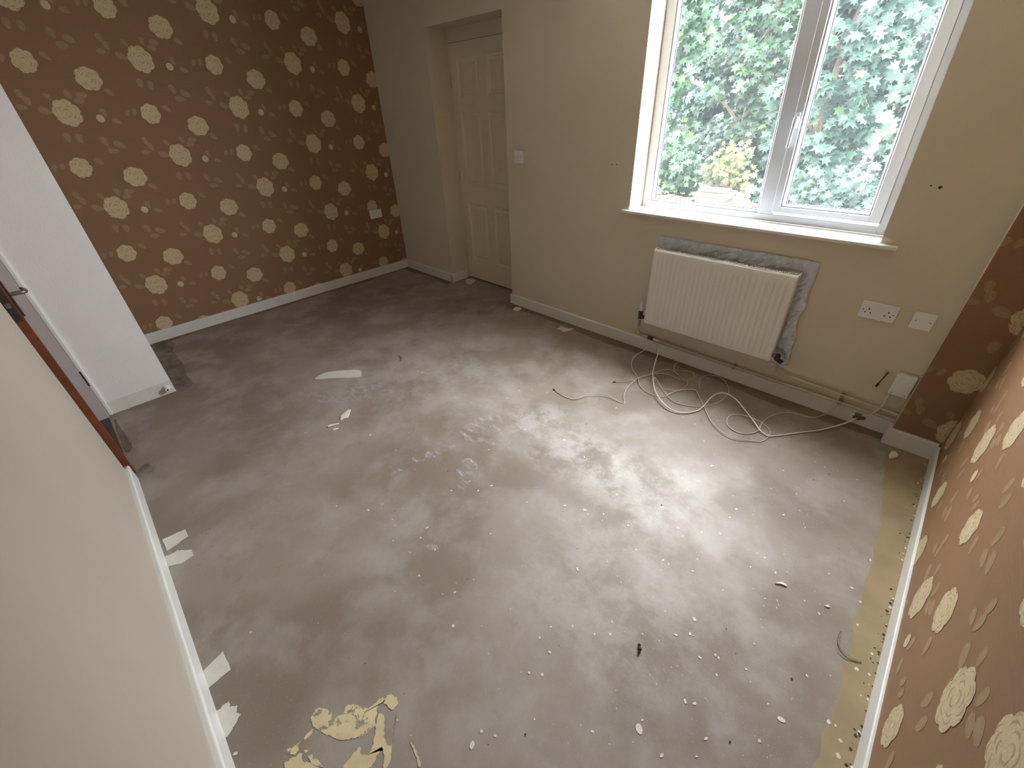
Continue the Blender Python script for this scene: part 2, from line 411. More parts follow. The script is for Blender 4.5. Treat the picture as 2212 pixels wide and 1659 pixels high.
# white filler patches along the near wall
def cropP(ox, oy, sc, L): return [(ox + x / sc, oy + y / sc) for x, y in L]
C7 = (200, 1050, 2.7238)
def patch(L, jit=.0015):
    P = [fl(x, y) for x, y in cropP(*C7, L)]; out = []
    for i in range(len(P)):
        a, b_ = np.array(P[i - 1]), np.array(P[i])
        for k in range(6): out.append(a + (b_ - a) * k / 6 + np.array([random.uniform(-jit, jit), random.uniform(-jit, jit)]))
    fm.face([(p[0], p[1], .0014) for p in out], 1)
patch([(410, 315), (545, 255), (565, 295), (440, 385)]); patch([(400, 430), (500, 380), (585, 378), (597, 410), (530, 455), (410, 478)], .003)
patch([(612, 1130), (770, 970), (815, 1080), (650, 1215)]); patch([(710, 1340), (800, 1268), (812, 1300), (850, 1290), (850, 1335), (874, 1340), (800, 1470), (770, 1495), (735, 1440)], .003)
blob([(1005, 606), (1018, 602), (1026, 607), (1014, 615)], 1, .0014, .001)
# white streaks and spots
blob([(681, 819), (700, 806), (730, 801), (770, 799), (781, 804), (778, 814), (760, 816), (720, 817)], 1, .0012, .002)
blob([(895, 800), (915, 802), (925, 808), (948, 810), (935, 813), (905, 806)], 6, .0013, .002)
blob([(1060, 895), (1085, 905), (1090, 945), (1075, 962), (1030, 955), (990, 945), (1010, 915)], 6, .0011, .01)
blob([(835, 1012), (868, 1003), (905, 985), (960, 965), (1000, 960), (930, 990), (868, 1015), (845, 1030)], 6, .0011, .01)
blob([(980, 1030), (1010, 990), (1030, 1000), (1015, 1040), (1000, 1060)], 6, .0011, .01)
blob([(930, 1165), (945, 1180), (938, 1202), (918, 1192)], 6, .0012, .006)
blob([(640, 850), (720, 835), (800, 825), (870, 840), (800, 862), (700, 870)], 6, .0010, .01)
for x, y, r in [(1538, 1006, .011), (1264, 1102, .012), (1220, 1092, .010), (1219, 950, .016), (1465, 1140, .011), (1500, 1338, .013), (1166, 1378, .008), (1143, 1453, .008), (1171, 1457, .009),
                (1380, 1575, .018), (1688, 1555, .014), (1545, 1415, .008), (1552, 1421, .006), (979, 1353, .012), (796, 1102, .009), (727, 1093, .007), (542, 1366, .009), (940, 1188, .006), (1675, 1237, .007),
                (1700, 1237, .006), (1738, 1298, .006), (1788, 1308, .006), (1500, 1520, .008), (1548, 1458, .006), (1743, 1460, .006), (1190, 1354, .006), (1824, 1083, .006), (1465, 1138, .007), (1516, 1150, .006),
                (1280, 1580, .008), (1318, 1370, .008), (1388, 1370, .007), (1040, 1580, .009), (1020, 1610, .012), (660, 935, .007), (800, 940, .010), (975, 1060, .008), (1033, 1060, .007), (853, 1277, .004),
                (1692, 1017, .006), (1621, 1225, .006), (1635, 1195, .005), (1652, 1205, .006), (1480, 1515, .008), (1850, 1445, .012), (1810, 1632, .012), (1640, 1600, .009), (509, 1628, .009), (1070, 1590, .007),
                (1840, 1270, .008), (1858, 1300, .009), (1880, 1210, .008), (1852, 1350, .008), (1790, 1560, .010), (1815, 1600, .01)]:
    spot(x, y, r * .54, 3 if random.random() < .8 else 5, .0013, 9, random.uniform(1, 1.6), random.uniform(0, 3))
rs = random.Random(5)
for i in range(300):      # fine paint speckle, densest towards the window and along the right-hand wall
    if rs.random() < .6: x = rs.uniform(2.6, 4.5); y = -rs.betavariate(2.2, 2.0) * 2.5 - .2
    else: x = rs.gauss(4.35, .25); y = rs.uniform(-2.4, -.3)
    if x > 4.7 or y > -.1 or y < -2.85: continue
    r = .0010 + .0032 * rs.random() ** 3; a0 = rs.random() * 6; k = 6; sx = rs.uniform(1, 2.4); an = rs.random() * 3
    fm.face([(x + r * sx * math.cos(a0 + j * 2 * math.pi / k) * math.cos(an) - r * math.sin(a0 + j * 2 * math.pi / k) * math.sin(an),
              y + r * sx * math.cos(a0 + j * 2 * math.pi / k) * math.sin(an) + r * math.sin(a0 + j * 2 * math.pi / k) * math.cos(an), .0015) for j in range(k)], 3)
for i in range(70):
    x, y = rs.uniform(1.2, 4.6), rs.uniform(-2.8, -.2); r = .0015 + .003 * rs.random() ** 2; a0 = rs.random() * 6
    fm.face([(x + r * rs.uniform(.6, 1.3) * math.cos(a0 + j * 1.05), y + r * rs.uniform(.6, 1.3) * math.sin(a0 + j * 1.05), .0016) for j in range(6)], 9)
for i in range(150):      # grit and crumbs along the foot of the right-hand skirting
    y = -.15 - 2.5 * rs.random(); x = XE - .010 - abs(rs.gauss(0, .012)); r = .0015 + .0035 * rs.random(); a0 = rs.random() * 6
    fm.face([(x + r * rs.uniform(.6, 1.3) * math.cos(a0 + j * 1.05), y + r * rs.uniform(.6, 1.3) * math.sin(a0 + j * 1.05), .0016) for j in range(6)], 9 if rs.random() < .65 else 3)
# the big cream paint spill in the foreground (crop 560,1440 at 5.53)
def sp(L, mi, h, jit=.0025, sub=5): blob(cropP(560, 1440, 5.53, L), mi, h, jit, sub)
sp([(620, 640), (690, 500), (840, 530), (900, 590), (1000, 560), (1050, 460), (1180, 470), (1300, 500), (1400, 430), (1440, 460), (1380, 640), (1390, 720), (1200, 840), (1100, 860), (960, 880), (830, 830), (760, 790), (680, 740)], 4, .0011)
sp([(640, 640), (700, 590), (790, 560), (830, 620), (790, 700), (700, 710)], 5, .0014)
sp([(920, 800), (1060, 780), (1100, 700), (1030, 610), (1080, 560), (1160, 620), (1150, 740), (1300, 690), (1335, 700), (1200, 830), (1100, 850), (960, 870)], 5, .0014)
sp([(1480, 430), (1530, 350), (1580, 330), (1640, 380), (1660, 450), (1590, 510), (1520, 460)], 5, .0014)
sp([(1395, 440), (1420, 400), (1480, 380), (1500, 420), (1440, 450), (1300, 540), (1270, 530)], 5, .0014)
sp([(1430, 560), (1500, 600), (1490, 800), (1510, 900), (1560, 950), (1590, 930), (1570, 1080), (1530, 1215), (1480, 1215), (1490, 1100), (1470, 960), (1400, 1080), (1380, 1140), (1290, 1215), (1010, 1215), (1120, 1060), (1200, 950), (1215, 1030), (1280, 1060), (1340, 980), (1380, 820), (1400, 700)], 5, .0014)
sp([(1630, 540), (1665, 580), (1650, 680), (1620, 780), (1600, 900), (1585, 900), (1620, 700)], 4, .0012)
sp([(310, 1150), (420, 1080), (500, 1040), (520, 1120), (600, 1150), (700, 1190), (760, 1215), (360, 1215)], 5, .0014)
sp([(330, 1000), (450, 940), (560, 820), (650, 740), (600, 840), (500, 950), (420, 1060)], 4, .0011)
sp([(530, 1000), (620, 1020), (760, 1180), (700, 1190), (600, 1120)], 4, .0012)
sp([(1810, 900), (1850, 960), (1900, 1050), (1935, 1150), (1925, 1190), (1895, 1180), (1870, 1070), (1830, 970)], 5, .0014)
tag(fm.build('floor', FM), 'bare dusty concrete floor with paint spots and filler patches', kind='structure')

# ceiling and outside --------------------------------------------------
c = MB(); c.box((-.1, -3.4, ZC), (5.0, .35, ZC + .12)); tag(c.build('ceiling', CEIL), 'plain white ceiling', kind='structure')

# west wall (wallpaper) ------------------------------------------------
mb = MB(); mb.box((-.1, -2.60, 0), (0, .35, ZC))
paper(mb, lambda u, v, h: (h, u, v), (-1.2785, 1.030), (-2.60, 0, .0, ZC))
tag(mb.build('wall_west', WPM), 'brown wallpaper with cream flowers on the far left wall', kind='structure')

# closet block ---------------------------------------------------------
mb = MB(); mb.box((-.1, -3.3, 0), (XP, YP1, ZC))
tag(mb.build('wall_closet', PALE), 'narrow off-white projecting wall beside the brown door', kind='structure')

# north wall with window and door recess --------------------------------
mb = MB()
def nb(x0, x1, z0, z1, y0=0, y1=.30, mi=0): mb.box((x0, y0, z0), (x1, y1, z1), mi)
nb(-.1, XA, 0, ZC, 0, .34)
mb.box((XA, 0, ZT), (XB, .34, ZC)); mb.box((XB, 0, 0), (X0, .30, ZC))
mb.box((X0, 0, 0), (X1, .30, ZS - .022)); mb.box((X0, 0, ZW), (X1, .30, ZC))
mb.box((X1, 0, 0), (XE + .1, .30, ZC))
# splayed left reveal of the recess, back panels beside and over the door
mb.face([(XA, 0, 0), (.833, DR + .02, 0), (.833, DR + .02, ZT), (XA, 0, ZT)])
mb.box((1.632, DR, 0), (XB, .34, ZT)); mb.box((.82, DR - .001, 1.9985), (XB, .34, ZT))
for x, z, r in ((2.6896, 1.2073, .004), (2.7242, 1.209, .0035), (4.2718, 1.2026, .003), (4.3034, 1.1979, .0062)):
    mb.face([(x + r * 1.1 * math.cos(a) * (1 + .2 * math.sin(3 * a)), -.0006, z + r * math.sin(a)) for a in [i * math.pi / 6 for i in range(12)]][::-1], 1)
def nwarp(p):
    if abs(p[0] - X1) < 1e-6:   # window side of the right-hand masonry
        return warp(p)
    return p
o = tag(recalc(mb.build('wall_north', [CREAM, mat('dark_screw_hole', S((84, 70, 52)), .8, .2)], fn=nwarp)), 'cream painted window wall with deep recess for the panelled door', kind='structure')
# jamb pieces of the hole need to lean with the window: thin liner on the right reveal
# pier at the right end of the window wall
mb = MB(); mb.box((XS, -PDp, 0), (XE + .1, 0, ZC), 5)
mb.face([(XS, -PDp - .0006, 0), (XE, -PDp - .0006, 0), (XE, -PDp - .0006, ZC), (XS, -PDp - .0006, ZC)], 0)
paper(mb, lambda u, v, h: (u, -PDp - .0008 - h, v), (4.775, .168), (XS, XE, .05, ZC))
tag(mb.build('wall_pier', WPM + [CREAM]), 'narrow pier papered in brown flowered wallpaper at right end of window wall', kind='structure')

# east wall ------------------------------------------------------------
mb = MB(); mb.box((XE, -3.3, 0), (XE + .1, -.0, ZC))
paper(mb, lambda u, v, h: (XE - h, -u, v), (1.236, .214), (PDp, 2.95, .03, ZC))
tag(mb.build('wall_east', WPM), 'brown flowered wallpaper on the near right wall', kind='structure')

# south wall with doorway ------------------------------------------------
mb = MB()
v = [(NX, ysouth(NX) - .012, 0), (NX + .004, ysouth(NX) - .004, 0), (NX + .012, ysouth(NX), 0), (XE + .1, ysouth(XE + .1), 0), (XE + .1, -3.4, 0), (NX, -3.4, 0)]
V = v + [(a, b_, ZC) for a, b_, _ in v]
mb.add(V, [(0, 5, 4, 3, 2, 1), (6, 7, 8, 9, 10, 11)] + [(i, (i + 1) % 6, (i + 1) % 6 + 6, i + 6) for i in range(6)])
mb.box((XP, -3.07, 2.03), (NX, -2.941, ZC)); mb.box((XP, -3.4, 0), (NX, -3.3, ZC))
tag(recalc(mb.build('wall_south', CREAM_DIM)), 'cream painted near wall on the left with rounded end', kind='structure')

# skirting boards --------------------------------------------------------
def prof(t, h):
    r = min(.008, t * .5)
    return [(0, 0), (t, 0), (t, h - r)] + [(t - r + r * math.cos(a), h - r + r * math.sin(a)) for a in [math.pi / 8 * i for i in range(1, 5)]] + [(0, h)]
def skirt(name, label, segs, t=TS, h=.088, m=GLOSS):
    mb = MB()
    for (ax, sgn, base, a, b_) in segs:
        if ax == 'x': mb.prism(prof(t, h), a, b_, lambda p, q, s_, base=base, sgn=sgn: (base + sgn * p, s_, q))
        else: mb.prism(prof(t, h), a, b_, lambda p, q, s_, base=base, sgn=sgn: (s_, base + sgn * p, q))
    return tag(recalc(mb.build(name, m)), label, kind='structure')
skirt('baseboard_west', 'white skirting board under the flowered wallpaper on the left', [('x', 1, 0, -2.60, 0)])
skirt('baseboard_recess', 'white skirting board left of the door recess', [('y', -1, 0, 0.0, XA + .012), ('x', 1, XA - .012, -TS, DR - .01)])
mb = MB()
pr = prof(TS, .088)
mb.prism(pr, 1.722, XS, lambda p, q, s_: (s_, -p, q))
V = []                                      # rounded left end
for k in range(7):
    a = math.pi / 2 * k / 6
    V.append([(1.722 - .016 * math.sin(a), -p * math.cos(a) if p > 0 else 0, q) for p, q in pr])
for k in range(6):
    n_ = len(pr)
    for i in range(n_): mb.face([V[k][i], V[k][(i + 1) % n_], V[k + 1][(i + 1) % n_], V[k + 1][i]], 0, True)
mb.box((3.205, -TS - .0006, .002), (3.2065, -TS, .085), 1)   # dark joint under the radiator
tag(recalc(mb.build('baseboard_north', [GLOSS, BLACKM])), 'white skirting board below the radiator pipes', kind='structure')
skirt('baseboard_pier', 'white skirting board round the wallpapered pier', [('y', -1, -PDp, XS - .0162, XE - .008), ('x', -1, XS, -PDp - .004, -TS)], h=.095)
skirt('baseboard_east', 'white skirting board along the near right wall', [('x', -1, XE, -2.96, -PDp - .01)], t=.009, h=.082)
skirt('baseboard_closet', 'white skirting board on the narrow off-white wall', [('x', 1, XP - .0145, YP0 + .023, YP1)], h=.094)
mb = MB()
mb.prism(prof(TS + .002, .097), NX - .012, XE, lambda p, q, s_: (s_, ysouth(s_) + p, q))
mb.prism(prof(TS, .097), ysouth(NX) + .014, -3.0, lambda p, q, s_: (NX - p * .8, s_, q))
tag(recalc(mb.build('baseboard_south', GLOSS)), 'white skirting board along the near left wall', kind='structure')

# panelled door in the recess ---------------------------------------------
d1 = thing('door_1', (1.216, DR, .012), 'cream six panel door set deep in the wall recess', kind='structure')
mb = MB(); DX0, DX1, DZ0, DZ1 = .838, 1.597, .014, 1.996
yf = DR; th = .035
xs_p = [DX0, .942, 1.238, 1.302, 1.515, DX1]      # stiles and muntin edges
xs_p = [DX0, .945, 1.226, 1.308, 1.500, DX1]
xs_p[4] = 1.589 - .090
cols = [(.945, 1.222), (1.306, 1.500)]
cols = [(.945, 1.180), (1.262, 1.497)]
cols = [(.945, 1.222), (1.308, 1.585)]
DX1 = 1.690
rows = [(.215, .768), (.925, 1.518), (1.618, 1.888)]
xg = [DX0, cols[0][0], cols[0][1], cols[1][0], cols[1][1], DX1]; zg = [DZ0, rows[0][0], rows[0][1], rows[1][0], rows[1][1], rows[2][0], rows[2][1], DZ1]
for i in range(5):
    for j in range(7):
        x0, x1, z0, z1 = xg[i], xg[i + 1], zg[j], zg[j + 1]
        if i in (1, 3) and j in (1, 3, 5):      # moulded, recessed, raised panel
            rings = [(0, 0), (.010, .004), (.018, .011), (.030, .011), (.046, .004)]
            R_ = [[(x0 + a, yf + b_, z0 + a), (x1 - a, yf + b_, z0 + a), (x1 - a, yf + b_, z1 - a), (x0 + a, yf + b_, z1 - a)] for a, b_ in rings]
            for k in range(len(R_) - 1):
                for q in range(4): mb.face([R_[k][q], R_[k][(q + 1) % 4], R_[k + 1][(q + 1) % 4], R_[k + 1][q]])
            mb.face(R_[-1])
        else: mb.face([(x0, yf, z0), (x1, yf, z0), (x1, yf, z1), (x0, yf, z1)])
for f4 in ([(DX0, yf, DZ0), (DX0, yf + th, DZ0), (DX0, yf + th, DZ1), (DX0, yf, DZ1)], [(DX1, yf, DZ0), (DX1, yf, DZ1), (DX1, yf + th, DZ1), (DX1, yf + th, DZ0)],
           [(DX0, yf, DZ0), (DX1, yf, DZ0), (DX1, yf + th, DZ0), (DX0, yf + th, DZ0)], [(DX0, yf + th, DZ0), (DX1, yf + th, DZ0), (DX1, yf + th, DZ1), (DX0, yf + th, DZ1)]): mb.face(f4)
mb.build('door_leaf', DOORP, d1)
mb = MB(); mb.box((.80, DR + .012, 0), (.835, DR + .10, 2.0)); mb.box((1.692, DR + .012, 0), (1.73, DR + .10, 2.0)); mb.box((.80, DR + .012, 1.999), (1.73, DR + .1, 2.03))
mb.build('door_frame', DOORP, d1)
mb = MB(); mb.box((.80, DR + .045, 0), (1.73, DR + .05, 2.0)); mb.build('dark_gap', BLACKM, d1)
for z in (1.735, 1.0, .25):
    mb = MB(); mb.tube([(.8365, DR - .006, z - .045), (.8365, DR - .006, z + .045)], .006, 0, 10)
    mb.box((.838, DR - .002, z - .045), (.862, DR + .001, z + .045)); mb.box((.8345, DR - .0075, z - .001), (.8385, DR, z + .001), 1)
    mb.build('hinge', [mat('painted_hinge', S((188, 170, 136)), .4, .5), BLACKM], d1)

# brown door standing ajar in the doorway -----------------------------------
HX, HY = 1.058, -3.006
ang = math.atan2(.092, .755); ca, sa = math.cos(ang), math.sin(ang)
d2 = thing('door_2', (HX, HY, .004), 'varnished brown door standing ajar at the far left', kind='structure')
def dl(x, y, z): return (HX + x * ca - y * sa, HY + x * sa + y * ca, z)
mb = MB(); mb.box((0, -.040, .006), (.758, 0, 1.985), 0, .002)
mb.build('door_leaf', BROWN, d2, fn=lambda p: dl(*p))
mb = MB(); mb.box((.7575, -.034, .885), (.7605, -.006, 1.035), 0, .0008); mb.box((.758, -.028, .945), (.768, -.012, .965), 1)
mb.build('lock_plate', [DARKM, STEEL], d2, fn=lambda p: dl(*p))
mb = MB(); mb.box((.700, 0, .895), (.742, .008, 1.045), 0, .002)
bp_ = mb.build('handle_plate', DARKM, d2, fn=lambda p: dl(*p))
mb = MB(); mb.tube([(.721, .006, .985), (.721, .030, .985), (.721, .045, .984), (.712, .053, .983), (.690, .056, .981), (.655, .055, .978), (.612, .050, .975)], [.008, .008, .008, .008, .0075, .007, .0065], 0, 10)
mb.build('lever', mat('satin_grey_lever', S((120, 114, 106)), .35, .5, metal=.6), bp_, fn=lambda p: dl(*p))
fr = MB()
fr.box((XP + .0005, -3.07, 0), (XP + .030, YP0 - .0005, 2.03)); fr.box((XP + .03, -3.07, 2.0), (NX, -2.945, 2.029))
tag(fr.build('trim_1', mat('grey_white_lining_paint', S((188, 182, 182)), .4, .45)), 'grey-white door lining beside the brown door', kind='structure')
ar = MB(); ar.box((XP - .02, YP0 - .001, 0), (XP + .016, YP0 + .022, 2.06), 0, .006)
ar.box((XP + .0155, YP0 - .0025, .228), (XP + .0175, YP0 + .008, .330), 1)
tag(ar.build('trim_2', [GLOSS, DARKM]), 'bright white corner strip with a dark worn hinge cut-out', kind='structure')

# ---------------------------------------------------------------- window
W = thing('window_1', (3.51, .17, ZS), 'white plastic two light window looking onto trees', kind='structure')
YF = .154; YG = .192        # face of outer frame, glass
zt_ = ZW
def frame_ring(mb, x0, x1, z0, z1, wl, wr, wb, wt, y0, y1, mi=0, bev=.003):
    mb.box((x0, y0, z0), (x0 + wl, y1, z1), mi, bev); mb.box((x1 - wr, y0, z0), (x1, y1, z1), mi, bev)
    mb.box((x0 + wl - .002, y0 + .0004, z0), (x1 - wr + .002, y1, z0 + wb), mi, bev); mb.box((x0 + wl - .002, y0 + .0004, z1 - wt), (x1 - wr + .002, y1, z1), mi, bev)
GX0, GX1, GZ0 = 2.924, 3.556, .998
SX0, SX1, SZ0 = 3.640, 4.128, 1.004                 # opening sash, outside
RX0, RX1, RZ0 = 3.690, 4.070, 1.0445                # its glass
GZ1 = zt_ - .06
mb = MB()
frame_ring(mb, X0 + .002, X1 - .001, ZS, zt_, .058, .045, .039, .05, YF, YF + .07)
mb.box((3.566, YF, ZS + .038), (3.648, YF + .07, zt_ - .04), 0, .003)      # mullion
mb.build('outer_frame', UPVC, W, fn=warp)
mb = MB(); frame_ring(mb, GX0 - .012, GX1 + .012, GZ0 - .012, GZ1 + .01, .012, .012, .012, .012, YF + .004, YG, 0, .005)
mb.build('glazing_bead', UPVC, W, fn=warp)
mb = MB(); frame_ring(mb, SX0, SX1, SZ0, zt_ - .045, .038, .046, .030, .04, YF - .016, YF + .05)
s_o = mb.build('opening_sash', UPVC, W, fn=warp)
mb = MB(); frame_ring(mb, RX0 - .012, RX1 + .012, RZ0 - .012, GZ1 + .01, .012, .012, .012, .012, YF - .008, YG, 0, .005)
mb.build('glazing_bead', UPVC, s_o, fn=warp)
mb = MB()
for a, b_, c_ in ((GX0, GX1, GZ0), (RX0, RX1, RZ0)): frame_ring(mb, a - .001, b_ + .001, c_ - .001, GZ1, .004, .004, .004, .004, YG - .004, YG + .004, 0, 0)
mb.build('gasket', GASK, W, fn=warp)
mb = MB(); frame_ring(mb, SX0 - .0015, SX1 + .0015, SZ0 - .0015, zt_ - .043, .003, .003, .003, .003, YF - .001, YF + .004, 0, 0)
mb.build('sash_seal', GASK, W, fn=warp)
def glass_mat():
    m = bpy.data.materials.new('window_glass'); m.use_nodes = True; n = m.node_tree; n.nodes.clear()
    o_ = n.nodes.new('ShaderNodeOutputMaterial'); tr = n.nodes.new('ShaderNodeBsdfTransparent'); gl = n.nodes.new('ShaderNodeBsdfGlossy')
    tl = n.nodes.new('ShaderNodeBsdfTranslucent'); tl.inputs[0].default_value = (.85, .95, 1, 1)
    fr_ = n.nodes.new('ShaderNodeFresnel'); fr_.inputs[0].default_value = 1.45; gl.inputs['Roughness'].default_value = .02
    m1 = n.nodes.new('ShaderNodeMixShader'); m2 = n.nodes.new('ShaderNodeMixShader'); m2.inputs[0].default_value = .010
    tr.inputs[0].default_value = (.97, .99, .98, 1)
    n.links.new(fr_.outputs[0], m1.inputs[0]); n.links.new(tr.outputs[0], m1.inputs[1]); n.links.new(gl.outputs[0], m1.inputs[2])
    n.links.new(m1.outputs[0], m2.inputs[1]); n.links.new(tl.outputs[0], m2.inputs[2]); n.links.new(m2.outputs[0], o_.inputs[0]); return m
GLS = glass_mat()
for a, b_, c_ in ((GX0, GX1, GZ0), (RX0, RX1, RZ0)):
    mb = MB(); mb.face([(a, YG + .001, c_), (b_, YG + .001, c_), (b_, YG + .001, GZ1), (a, YG + .001, GZ1)])
    mb.build('glass_pane', GLS, W if a == GX0 else s_o, fn=warp)
mb = MB()
mb.box((3.648, YF - .024, 1.402), (3.668, YF - .016, 1.470), 0, .003)
mb.tube([(3.658, YF - .02, 1.440), (3.658, YF - .040, 1.440)], .012, 0, 14)
mb.tube([(3.658, YF - .042, 1.448), (3.657, YF - .048, 1.43), (3.655, YF - .050, 1.39), (3.653, YF - .049, 1.35), (3.651, YF - .046, 1.318)], [.011, .010, .007, .0065, .0075], 0, 10)
mb.tube([(3.658, YF - .0525, 1.440), (3.658, YF - .050, 1.440)], .005, 1, 10)
mb.build('window_handle', [UPVC, DARKM], s_o, fn=warp)
# window board
mb = MB(); mb.box((2.802, -.022, ZS - .022), (4.262, 0, ZS), 0, .005); mb.box((X0 - .001, -.004, ZS - .022), (X1 + .012, .158, ZS - .0006), 0)
tag(mb.build('trim_3', GLOSS), 'bright white painted window board below the window', kind='structure')

# outside: sill block so that the hole is closed beneath the frame
# ---------------------------------------------------------------- radiator
R = thing('radiator', (3.52, -.06, .25), 'white ribbed panel radiator with finned top under the window', 'radiator')
rx0, rx1, rz0, rz1, ry = 3.115, 3.930, .2525, .7555, -.100
mb = MB()
zs_ = [rz0, rz0 + .022, rz0 + .036, rz0 + .05, rz1 - .065, rz1 - .05, rz1 - .036, rz1 - .004, rz1]
amp = [0, 0, .3, 1, 1, .3, 0, 0, 0]
nfl = 25; xa_, xb_ = rx0 + .022, rx1 - .022; xl = [rx0, rx0 + .004]
NX_ = nfl * 10
for i in range(NX_ + 1): xl.append(xa_ + (xb_ - xa_) * i / NX_)
xl += [rx1 - .004, rx1]
def gy(x, k):
    if x < xa_ or x > xb_: return 0
    t = (x - xa_) / (xb_ - xa_) * nfl % 1.0
    g = 1 - min(1, abs(t - .5) / .22); g = g * g * (3 - 2 * g)
    return .0065 * g * amp[k]
V = []
for k, z in enumerate(zs_):
    for i, x in enumerate(xl):
        edge = .004 if (i in (0, len(xl) - 1) or k in (0, len(zs_) - 1)) else 0
        V.append((x, ry + gy(x, k) + edge, z))
n_ = len(xl)
mb.add(V, [(k * n_ + i, k * n_ + i + 1, (k + 1) * n_ + i + 1, (k + 1) * n_ + i) for k in range(len(zs_) - 1) for i in range(n_ - 1)], 0, True)
mb.box((rx0, ry + .0065, rz0), (rx1, ry + .014, rz1))
mb.build('front_panel', RADW, R)
mb = MB(); mb.box((rx0 + .004, -.046, rz0), (rx1 - .004, -.036, rz1 - .004), 0, .002); mb.build('back_panel', RADW, R)
for xx in (rx0 + .001, rx1 - .003):
    mb = MB(); mb.box((xx, ry + .013, rz0 + .03), (xx + .002, -.040, rz1 + .003), 0, .0005)
    mb.box((xx - .004 if xx < 3.5 else xx, ry + .013, rz1 - .004), (xx + .002 if xx < 3.5 else xx + .006, -.040, rz1 + .006), 0, .002)
    mb.build('side_panel', RADW, R)
mb = MB()
for i in range(74):
    x = rx0 + .008 + i * (rx1 - rx0 - .016) / 73
    mb.box((x - .0012, ry + .014, rz1 - .012), (x + .0012, -.046, rz1 + .003))
mb.box((rx0, ry + .008, rz1 - .003), (rx1, ry + .013, rz1 + .004), 0, .001)
mb.build('top_grille', RADW, R)
mb = MB(); mb.box((rx0 + .006, ry + .015, rz0 + .03), (rx1 - .006, -.047, rz1 - .03)); mb.build('convector_core', mat('dark_radiator_interior', S((70, 66, 62)), .7, .3), R)
mb = MB()        # left-hand valve with ribbed cream cap
vx = 3.070
mb.tube([(vx, -.07, .205), (vx, -.07, .245)], .0085, 1, 12); mb.tube([(vx, -.07, .262), (vx, -.07, .285), (vx, -.07, .300), (vx, -.07, .322)], [.016, .013, .016, .017], 2, 14)
mb.tube([(vx, -.07, .278), (rx0 + .003, -.07, .278)], .012, 2, 12)
v1 = mb.build('radiator_valve', [PLASTY, STEEL, DARKM], R, 'left valve with cream cap'); mb = MB(); mb.tube([(vx, -.07, .323), (vx, -.07, .33), (vx, -.07, .368), (vx, -.07, .378)], [.017, .0175, .0145, .010], 0, 16)
mb.tube([(vx, -.07, .378), (vx, -.07, .392)], [.008, .007], 0, 12)
mb.build('valve_cap', PLASTY, v1)
mb = MB(); vx2 = 3.958
mb.tube([(vx2, -.07, .262), (vx2, -.07, .296)], [.015, .013], 0, 14); mb.tube([(vx2, -.07, .282), (rx1 - .003, -.07, .282)], .011, 1, 12)
mb.tube([(vx2, -.082, .283), (vx2, -.098, .287)], .012, 0, 12); mb.tube([(vx2 + .012, -.07, .262), (vx2 + .030, -.074, .256)], .0125, 0, 12)
mb.build('radiator_valve', [DARKM, STEEL], R, 'right valve, dark metal')

# crumpled foil behind it
mb = MB(); fx0, fx1, fz0, fz1 = 3.092, 3.990, .185, .820; nx_, nz_ = 56, 40
def fedge(z):
    t = (z - fz0) / (fz1 - fz0)
    return fx1 - .004 + .012 * math.sin(t * 9) * (1 - t) + .010 * (t < .8) * math.sin(t * 23) * .6 + (.012 * (1 - t))
V = []
for k in range(nz_ + 1):
    for i in range(nx_ + 1):
        xq = fx0 + (fx1 - fx0) * i / nx_; zb = fz0 + (.275 - fz0) * min(1, max(0, (3.915 - xq) / .03)); z = zb + (fz1 - zb) * k / nz_; x = fx0 + (fedge(z) - fx0) * i / nx_
        bx = .0022 * math.sin(x * 37 + 3 * math.sin(z * 21)) * math.sin(z * 29 + x * 7) + random.uniform(-.0022, .0022)
        V.append((x + (0 if 0 < i < nx_ else random.uniform(-.003, .003)), -.0075 + max(-.007, min(.006, bx)), z + (0 if 0 < k < nz_ else random.uniform(-.003, .003))))
mb.add(V, [(k * (nx_ + 1) + i, k * (nx_ + 1) + i + 1, (k + 1) * (nx_ + 1) + i + 1, (k + 1) * (nx_ + 1) + i) for k in range(nz_) for i in range(nx_)], 0, False)
tag(mb.build('reflective_foil', FOIL), 'crumpled silver foil sheet on the wall behind the radiator', 'foil')

# heating pipes
PIPE = mat('painted_pipe', S((196, 184, 158)), .4, .5, var=.12, vscale=30)
P1 = thing('heating_pipe', (3.8, -.034, .11), 'lower painted pipe running just above the skirting from the left valve', 'pipe', 'radiator pipes above the skirting')
mb = MB(); mb.tube(spline([(vx, -.07, .215), (vx, -.068, .17), (vx + .001, -.055, .135), (vx + .012, -.036, .121), (vx + .04, -.031, .119)], 5) + [(3.30, -.031, .1145), (3.7, -.031, .108), (4.1, -.031, .106), (4.5605, -.031, .1055)], .0078, 0, 12)
mb.tube([(3.025, -.031, .121), (3.09, -.031, .120)], .0085, 0, 12)
mb.build('pipe_run', PIPE, P1)
mb = MB(); mb.tube([(3.135, -.031, .1185), (3.175, -.031, .1175)], [.012, .012], 0, 12); mb.build('coupling', DARKM, P1)
mb = MB(); mb.tube([(3.176, -.031, .1175), (3.216, -.031, .1165)], [.0100, .0100], 0, 12); mb.build('sleeve', PLASTY, P1)
P2 = thing('heating_pipe', (4.2, -.034, .15), 'upper painted pipe curving down from the right valve', 'pipe', 'radiator pipes above the skirting')
mb = MB(); mb.tube(spline([(vx2, -.07, .262), (vx2, -.066, .225), (vx2 + .001, -.052, .192), (vx2 + .016, -.036, .170), (vx2 + .05, -.031, .163)], 5) + [(4.1, -.031, .160), (4.3, -.031, .151), (4.5605, -.031, .141)], .0078, 0, 12)
mb.build('pipe_run', PIPE, P2)
